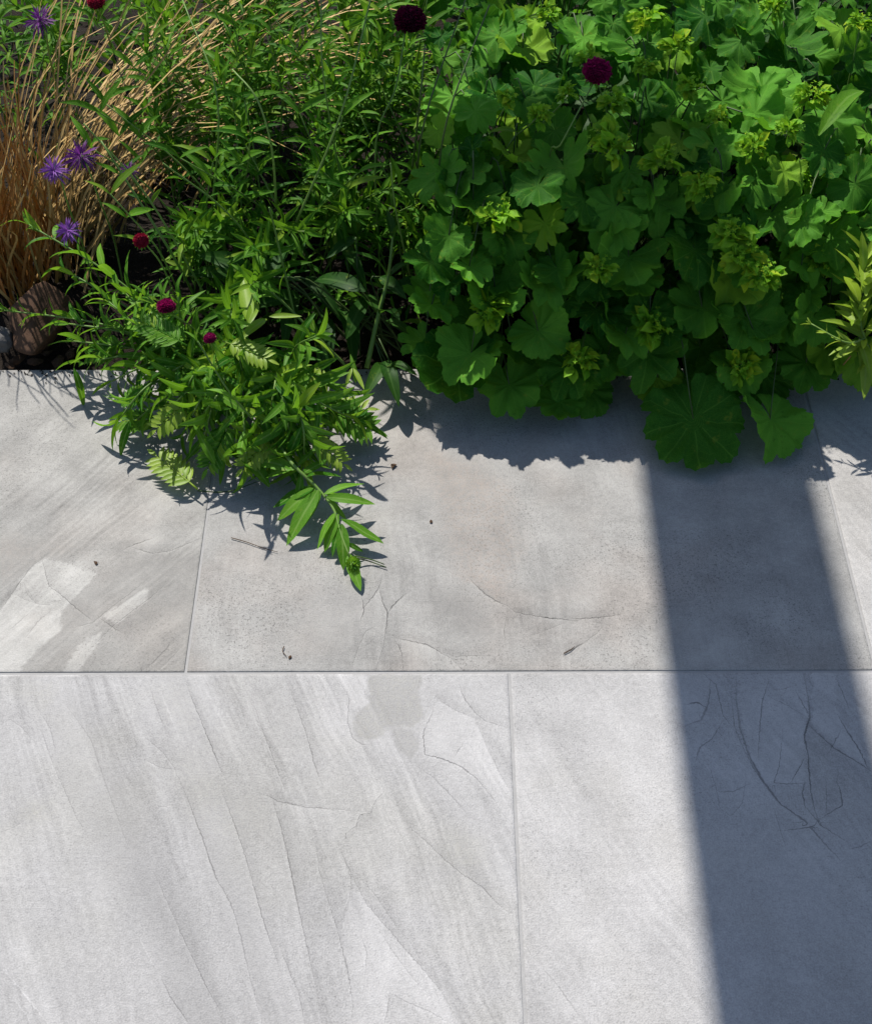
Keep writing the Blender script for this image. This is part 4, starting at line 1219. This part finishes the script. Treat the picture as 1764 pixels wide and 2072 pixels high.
# --- the sprig lying out on the slabs, with its green bud
sp0 = P(575, 905, 0)
e = empty('sprig', (sp0.x, sp0.y, 0))
tag(e, 'leafy sprig with a round green bud lying out on the slab', 'sprig')
main = [P(*q) for q in ((540, 850, .06), (585, 930, .07), (640, 985, .05), (675, 1030, .04), (690, 1080, .03), (708, 1128, .02))]
obj('stem', tube_mesh('stem', spline(main, 18), .0027, .0013, M_STEM, 6), e)
SPR = [  # origin, tip, length factor
    (590, 950, .065, 520, 965, .03), (600, 950, .065, 500, 925, .05), (605, 950, .06, 535, 985, .015), (610, 960, .06, 660, 930, .05), (620, 965, .06, 690, 960, .04),
    (640, 985, .05, 552, 1022, .02), (640, 985, .05, 560, 1050, .02), (645, 990, .05, 580, 1100, .012), (650, 995, .05, 615, 1065, .012), (655, 1000, .05, 735, 975, .05),
    (660, 1005, .05, 757, 1018, .045), (665, 1010, .045, 700, 1050, .02), (680, 1035, .04, 640, 1110, .012), (685, 1040, .04, 655, 1115, .012), (690, 1050, .04, 775, 1098, .018),
    (690, 1050, .04, 740, 1080, .02), (692, 1060, .035, 695, 1150, .012), (688, 1060, .035, 672, 1125, .012), (705, 1120, .018, 728, 1192, .010), (700, 1100, .022, 735, 1115, .012),
    (600, 945, .06, 640, 905, .07), (585, 930, .065, 545, 900, .07), (640, 985, .05, 600, 1010, .03), (610, 960, .06, 600, 1030, .02), (560, 890, .065, 505, 960, .03),
    (560, 890, .065, 630, 900, .05), (570, 905, .065, 610, 990, .02), (550, 870, .065, 480, 930, .04), (655, 1000, .05, 720, 1010, .03)]
for ox, oy, oz, tx, ty, tz in SPR:
    o_, tp = P(ox, oy, oz), P(tx, ty, tz)
    leaf_at(e, L_FLAT, o_, tp - o_, V(rng.uniform(-.5, .3), rng.uniform(-.4, .4), 1), (tp - o_).length * 1.03)
m = MB()
bs = blade_t(.42, .3, -.5, 0, 4, 0, 9, .5)
bc = P(712, 1140, .018)
for i in range(46):
    el = math.asin(min(1, -.5 + 1.5 * i / 45))
    a_ = i * 2.4
    d = V(math.cos(a_) * math.cos(el), math.sin(a_) * math.cos(el), math.sin(el))
    ax_ = V(.35, -.6, .6).normalized()
    t1 = ax_.orthogonal().normalized()
    t2 = ax_.cross(t1)
    dw = t1 * d.x + t2 * d.y + ax_ * d.z
    m.add(*bs, frame(bc + dw * .005, (ax_ + dw * .45), dw, .0095))
obj('bud', m.mesh('bud', M_LANCE), e)
for pts in ([(715, 1128, .014), (745, 1135, .006), (782, 1148, .004)], [(718, 1125, .014), (750, 1132, .008), (778, 1142, .004)], [(400, 993, .004), (460, 995, .004), (520, 975, .012)]):
    obj('stem', tube_mesh('stem', spline([P(*q) for q in pts], 8), .0011, .0007, M_STEM_D, 4), e)
# upright flower stem whose shadow falls on the slab beside the joint
shoot(e, [P(560, 900, .05), P(470, 800, .16), P(400, 690, .24)], .0018, .0012, L_LANCE, .07, 2, .04, ang=.6, start=.45)

# --- pale sprig at the right edge
e = empty('pale_sprig', tuple(P(1790, 800, 0)))
tag(e, 'pale yellow-green narrow-leaved sprig leaning in at the right edge', 'sprig')
ps_ = [P(1790, 800, .0), P(1762, 720, .11), P(1738, 640, .18), P(1748, 530, .23)]
shoot(e, ps_, .0026, .0014, L_PALE, .018, 3, .062, ang=1.0, start=.3, up=.3, taper=.1)
shoot(e, [P(1750, 685, .15), P(1710, 692, .16), P(1640, 655, .17)], .0017, .001, L_PALE, .018, 3, .026, ang=.9, start=.35)
for ox, oy, tx, ty, z in ((1745, 690, 1752, 795, .10), (1750, 600, 1745, 505, .22), (1740, 690, 1690, 725, .14), (1740, 660, 1690, 625, .18), (1735, 640, 1760, 590, .19), (1740, 650, 1715, 580, .19), (1735, 690, 1764, 750, .13)):
    o_, tp = P(ox, oy, z), P(tx, ty, z)
    leaf_at(e, L_PALE, o_, tp - o_, V(.1, -.6, 1), (tp - o_).length * 1.05)
obj('stem', tube_mesh('stem', spline([P(1720, 720, .10), P(1690, 755, .05), P(1655, 785, .01)], 8), .0012, .0008, M_STRAW, 4), e)
# --- long grass-like leaf at upper right, part of the corner clump
obj('long_leaf', L_FINE[1], LADY[4], frame(P(1655, 275, .40), P(1760, 140, .44) - P(1655, 275, .40), V(-.3, -.4, 1), .13))


# ------------------------------------------------------------------ flowers
def scabious(seed, rad, n, mat):
    """button head: dense dome of small frilled florets"""
    r_ = random.Random(seed)
    m_ = MB()
    for k in range(5):
        a0, a1 = k / 5 * 1.9 - .4, (k + 1) / 5 * 1.9 - .4
        m_.tube([V(0, 0, rad * .66 * math.sin(a0)), V(0, 0, rad * .66 * math.sin(min(a1, 1.5)))], rad * .72 * math.cos(a0), rad * .72 * math.cos(min(a1, 1.5)) + .0003, 14)
    tt = [blade_t(.75, .5, -.4, .3, 3, .03, seed + i, .6) for i in range(3)]
    for i in range(n):
        q = (i + .5) / n
        el = math.asin(max(-1, 1 - 1.28 * q))
        a_ = i * 2.39996
        d = V(math.cos(a_) * math.cos(el), math.sin(a_) * math.cos(el), math.sin(el) * .82)
        side = V(-math.sin(a_), math.cos(a_), 0)
        for s_ in (-1, 1):
            m_.add(*r_.choice(tt), frame(d * rad * r_.uniform(.58, .74), d + side * s_ * .35 + V(r_.uniform(-.25, .25), r_.uniform(-.25, .25), -.1), d.cross(side) * 0.3 + d, rad * r_.uniform(.22, .34)))
    return m_.mesh('petals', mat)


def calyx(seed, rad):
    m_ = MB()
    tt = blade_t(.3, .3, .2, 0, 3, 0, seed)
    for i in range(14):
        a_ = i * 2 * math.pi / 14
        m_.add(*tt, frame(V(0, 0, -rad * .25), V(math.cos(a_), math.sin(a_), .12 if i % 2 else -.2), V(0, 0, 1), rad * 1.15))
    m_.tube([V(0, 0, -rad * .75), V(0, 0, -rad * .4), V(0, 0, 0)], rad * .12, rad * .5, 8)
    return m_.mesh('calyx', M_LANCE)


def knapweed(seed, rad, mat):
    r_ = random.Random(seed)
    m_ = MB()
    for i in range(90):
        a_ = i * 2.39996
        el = r_.uniform(-.3, 1.35)
        d = V(math.cos(a_) * math.cos(el), math.sin(a_) * math.cos(el), math.sin(el))
        m_.add(*blade_t(.10, .3, .35, .5, 3, .05, seed + i, .75), frame(d * rad * .12, d + V(r_.uniform(-.3, .3), r_.uniform(-.3, .3), 0), V(0, 0, 1), rad * r_.uniform(.4, 1.1)))
    return m_.mesh('petals', mat)


def flower(name, label, cat, head, stem, rad, mat, lean=(0, -.2, 1), kind='scab', group=None, n=210):
    hp = P(*head)
    bp = P(*stem[0])
    e_ = empty(name, (bp.x, bp.y, 0))
    tag(e_, label, cat, group)
    obj('stem', tube_mesh('stem', spline([V(bp.x, bp.y, 0)] + [P(*q) for q in stem] + [hp - V(*lean).normalized() * rad * .5], 14), .0018, .0011, M_STEM, 5), e_)
    me = scabious(hash(label) % 1000 if False else int(head[0]), rad, n, mat) if kind == 'scab' else knapweed(int(head[0]), rad, mat)
    h = obj('flower_head', me, e_, frame(hp, V(1, 0, 0), V(*lean), 1))
    sub('calyx', calyx(5, rad * (1 if kind == 'scab' else .5)), h)
    return e_


G1 = 'crimson button flowers'
flower('crimson_flower', 'round bright crimson button flower above the yellow-green leaves', 'flower', (1207, 145, .44), [(1110, 330, .3), (1135, 290, .36)], .0215, M_CRIM, (-.1, -.35, 1), group=G1)
f1 = flower('crimson_flower', 'large dark maroon button flower at the top edge', 'flower', (830, 42, .45), [(760, 300, .28), (800, 180, .37)], .025, M_MAROON, (.35, -.1, .6), group=G1)
flower('crimson_flower', 'flat magenta flower just above the sprawling leaves', 'flower', (337, 621, .235), [(420, 700, .08), (385, 660, .16)], .0140, M_CRIM, (.15, .1, 1), group=G1)
flower('crimson_flower', 'small closed magenta bud over the sprawling leaves', 'flower', (425, 685, .225), [(440, 745, .06), (432, 710, .14)], .0095, M_CRIM, (.1, -.1, 1), group=G1, n=130)
flower('crimson_flower', 'scarlet flower half hidden among the green stalks', 'flower', (286, 487, .27), [(360, 620, .05), (330, 540, .2)], .0120, M_RED, (-.4, -.4, .6), group=G1, n=140)
flower('crimson_flower', 'tiny red flower at the top left edge among straw', 'flower', (195, 4, .44), [(230, 120, .2), (215, 60, .36)], .014, M_RED, (0, -.3, 1), group=G1, n=130)
G2 = 'ragged purple flowers'
flower('purple_flower', 'larger ragged purple flower at the edge of the straw', 'flower', (166, 318, .36), [(230, 480, .1), (200, 400, .26)], .026, M_PURP_D, (-.2, -.5, .8), 'kn', G2)
flower('purple_flower', 'pale violet flower beside the larger purple one', 'flower', (112, 345, .34), [(170, 500, .1), (140, 420, .24)], .021, M_PURP, (-.3, -.6, .6), 'kn', G2)
flower('purple_flower', 'violet flower low in front of the orange straw', 'flower', (140, 468, .24), [(200, 560, .05), (170, 510, .16)], .019, M_PURP, (-.1, -.6, .7), 'kn', G2)
flower('purple_flower', 'dark purple flower in the top left corner', 'flower', (84, 45, .44), [(120, 200, .2), (100, 110, .36)], .024, M_PURP_D, (-.2, -.4, .8), 'kn', G2)
flower('purple_flower', 'faded mauve flower behind the long green stalks', 'flower', (262, 345, .28), [(320, 480, .05), (290, 400, .18)], .015, M_PURP_D, (.2, -.4, .8), 'kn', G2)


# ------------------------------------------------------------------ dry grass
def straw_mesh(seed, arch, mat):
    r_ = random.Random(seed)
    m_ = MB()
    pts = []
    for i in range(10):
        s = i / 9
        pts.append(V(arch * s * s * .55 + .02 * math.sin(s * 7 + seed), .02 * math.sin(s * 5 + seed * 2), s - abs(arch) * .38 * s ** 3))
    b_ = 0
    for i, p in enumerate(pts):
        wv_ = .0031 * (1 - .75 * (i / 9)) + .0004
        m_.v += [p + V(0, -wv_, .0), p + V(wv_ * .4, 0, 0), p + V(0, wv_, 0)]
        m_.uv += [(0, i / 9), (.5, i / 9), (1, i / 9)]
    for i in range(9):
        for k in (0, 1):
            q = i * 3 + k
            m_.f.append((q, q + 1, q + 4, q + 3))
    return m_.mesh('straw_blade', mat)


STRAW = [straw_mesh(i, a_, M_STRAW) for i, a_ in enumerate((.1, .3, .5, .7, .9, 1.1, .4, .8))]
STRAW_B = [straw_mesh(20 + i, a_, M_STRAW_B) for i, a_ in enumerate((.05, .15, .3, .2))]
for (bx, by), cnt, lab, yaw, ysp, ln, lean, spr, lb in (
        ((-.70, 1.885), 160, 'upright dry grass clump with orange-brown foot beside the stone', .5, 1.3, (.22, .42), (.0, .05), .16, STRAW_B + STRAW[:3]),
        ((-.64, 1.97), 140, 'dry straw-coloured grass clump leaning over towards the green plants', .55, .35, (.36, .60), (.33, .24), .17, STRAW),
        ((-.50, 2.16), 55, 'dry grass clump at the back whose straws arch over the green foliage', .1, .4, (.5, .75), (.45, .08), .16, STRAW[3:7])):
    e = empty('dry_grass', (bx, by, 0))
    tag(e, lab, 'grass clump', 'clumps of dry grass at the left of the bed')
    for i in range(cnt):
        o_ = V(bx + rng.gauss(0, .045), by + rng.gauss(0, .04), -.005)
        up = V(lean[0] + rng.gauss(0, spr), lean[1] + rng.gauss(0, spr), 1).normalized()
        yw = yaw + rng.gauss(0, ysp)
        xdir = V(math.cos(yw), math.sin(yw), 0)
        M_ = frame(o_, up.cross(xdir), up, 1)
        L = rng.uniform(*ln)
        x_ = (xdir - xdir.dot(up) * up).normalized()
        y_ = up.cross(x_)
        M_ = Matrix(((x_.x * L, y_.x * .8, up.x * L, o_.x), (x_.y * L, y_.y * .8, up.y * L, o_.y), (x_.z * L, y_.z * .8, up.z * L, o_.z), (0, 0, 0, 1)))
        obj('blade', rng.choice(lb), e, M_)

# ------------------------------------------------------------------ stones, chips, crumbs
import bmesh
m = MB()
for i in range(420):
    x = rng.uniform(-.75, .75)
    y = 1.656 - abs(rng.gauss(0, .012))
    r_ = rng.uniform(.0006, .0020)
    a_ = rng.random() * 3.1
    m.tube([V(x, y, .0016), V(x + r_ * .6 * math.cos(a_), y + r_ * .6 * math.sin(a_), .0016 + r_ * .5), V(x + r_ * 1.6 * math.cos(a_), y + r_ * 1.6 * math.sin(a_), .0016)], r_ * .8, r_ * .5, 5)
o = obj('soil_crumbs', m.mesh('soil_crumbs', M_EARTH))
tag(o, 'fine dark soil crumbs spilled along the slab edge', 'soil crumbs', kind='stuff')


def stone(name, c_, size, mat, seed, amp=.25):
    bm = bmesh.new()
    bmesh.ops.create_icosphere(bm, subdivisions=4, radius=1)
    for v in bm.verts:
        n_ = v.co.normalized()
        k = 1 + amp * mnoise.noise(n_ * 1.3 + V(seed, 0, 0)) + amp * .4 * mnoise.noise(n_ * 3.5 + V(seed, 3, 0)) + amp * .12 * mnoise.noise(n_ * 11 + V(seed, 3, 0))
        p = n_ * k
        for q_ in range(9):
            pn = V(math.sin(q_ * 2.1 + seed), math.cos(q_ * 1.7 + seed * 2), math.sin(q_ * 3.3 + seed * .7)).normalized()
            ov = p.dot(pn) - (.62 + .2 * math.sin(q_ * 5 + seed))
            if ov > 0: p = p - pn * ov * .93
        p = p * (1 + .05 * mnoise.noise(n_ * 7 + V(seed, 9, 0)))
        v.co = V(p.x * size[0], p.y * size[1], p.z * size[2])
    me = bpy.data.meshes.new(name)
    bm.to_mesh(me)
    bm.free()
    me.materials.append(mat)
    me.polygons.foreach_set('use_smooth', [True] * len(me.polygons))
    return obj(name, me, None, Matrix.Translation(c_) @ Matrix.Rotation(seed, 4, 'Z'))


def rock_mat(name, a_, b_):
    t_ = NT(name)
    co_ = t_.n('ShaderNodeTexCoord').outputs['Object']
    n_ = t_.noise(co_, 22, 6, .65)
    n2_ = t_.noise(t_.mapv(co_, scale=(12, 12, 70), rot=.4), 1.0, 5)
    return t_.done(t_.principled(t_.mix(t_.math('ADD', t_.math('MULTIPLY', n_, .6), t_.math('MULTIPLY', n2_, .4)), a_, b_), .85, t_.bump(t_.math('ADD', n_, n2_), .7, .006), .3))


M_ROCK = rock_mat('brown_rock', (0.03, 0.015, 0.008), (0.13, 0.068, 0.036))
M_ROCK_G = rock_mat('grey_rock', (0.06, 0.055, 0.05), (0.20, 0.19, 0.18))
M_BARK = rock_mat('bark', (0.03, 0.017, 0.009), (0.11, 0.06, 0.03))
q = P(80, 665, .03)
tag(stone('stone', (q.x, q.y + .02, .03), (.068, .06, .075), M_ROCK, 1.7, .4), 'rough brown stone in the soil below the dry grass', 'stone')
q = P(8, 695, .0)
tag(stone('stone', (q.x, q.y, .012), (.026, .024, .022), M_ROCK_G, 4.1), 'small grey stone on the soil at the left edge', 'stone')
CH = [(35, 725, .017, 'flat bark chip on dark soil at the left edge'), (70, 730, .014, 'thin bark chip on the soil below the brown stone'), (118, 728, .019, 'thick bark lump at the slab edge under the leaves'),
      (95, 712, .012, 'small bark crumb between the stone and the slabs'), (20, 738, .011, 'tiny bark crumb touching the slab edge'), (140, 715, .014, 'bark piece half under the sprawling leaves')]
for i, (x, y, s, lab) in enumerate(CH):
    q = P(x, y, -.01)
    tag(stone('bark_chip', (q.x, q.y, -.012), (s, s * .6, s * .45), M_BARK, 7.3 + i * 1.9, .5), lab, 'bark chip', 'bark chips on the soil')
DB = [(195, 1141, .0032, 'dark crumb on the warm grey slab'), (872, 1057, .0028, 'dark crumb on the slab under the pinkish stain'), (796, 945, .0056, 'dark leaf fragment beside the leaf shadows on the slab'),
      (587, 1331, .0024, 'tiny crumb next to the dark splinter near the row joint')]
for i, (x, y, s, lab) in enumerate(DB):
    q = P(x, y, 0)
    tag(stone('crumb', (q.x, q.y, .0014 + s * .25), (s * 1.3, s * .9, s * .4), M_BARK, 2.3 + i * 2.7, .4), lab, 'crumb', 'crumbs on the slabs')
for pts, lab in (([(575, 1308), (572, 1318), (580, 1328)], 'short dark splinter lying on the slab near the row joint'),
                 ([(468, 1088), (500, 1097), (530, 1108), (562, 1117)], 'fine dry rootlet on the slab below the sprig'),
                 ([(1140, 1322), (1152, 1316), (1162, 1308)], 'dark twig scrap on the slab near the shadow')):
    ps_ = [P(x, y, .0028) for x, y in pts]
    e = obj('twig', tube_mesh('twig', spline([p - ps_[0] for p in ps_], 6), .0007, .0004, M_BARK, 5), None, Matrix.Translation(ps_[0]))
    tag(e, lab, 'twig', 'scraps on the slabs')
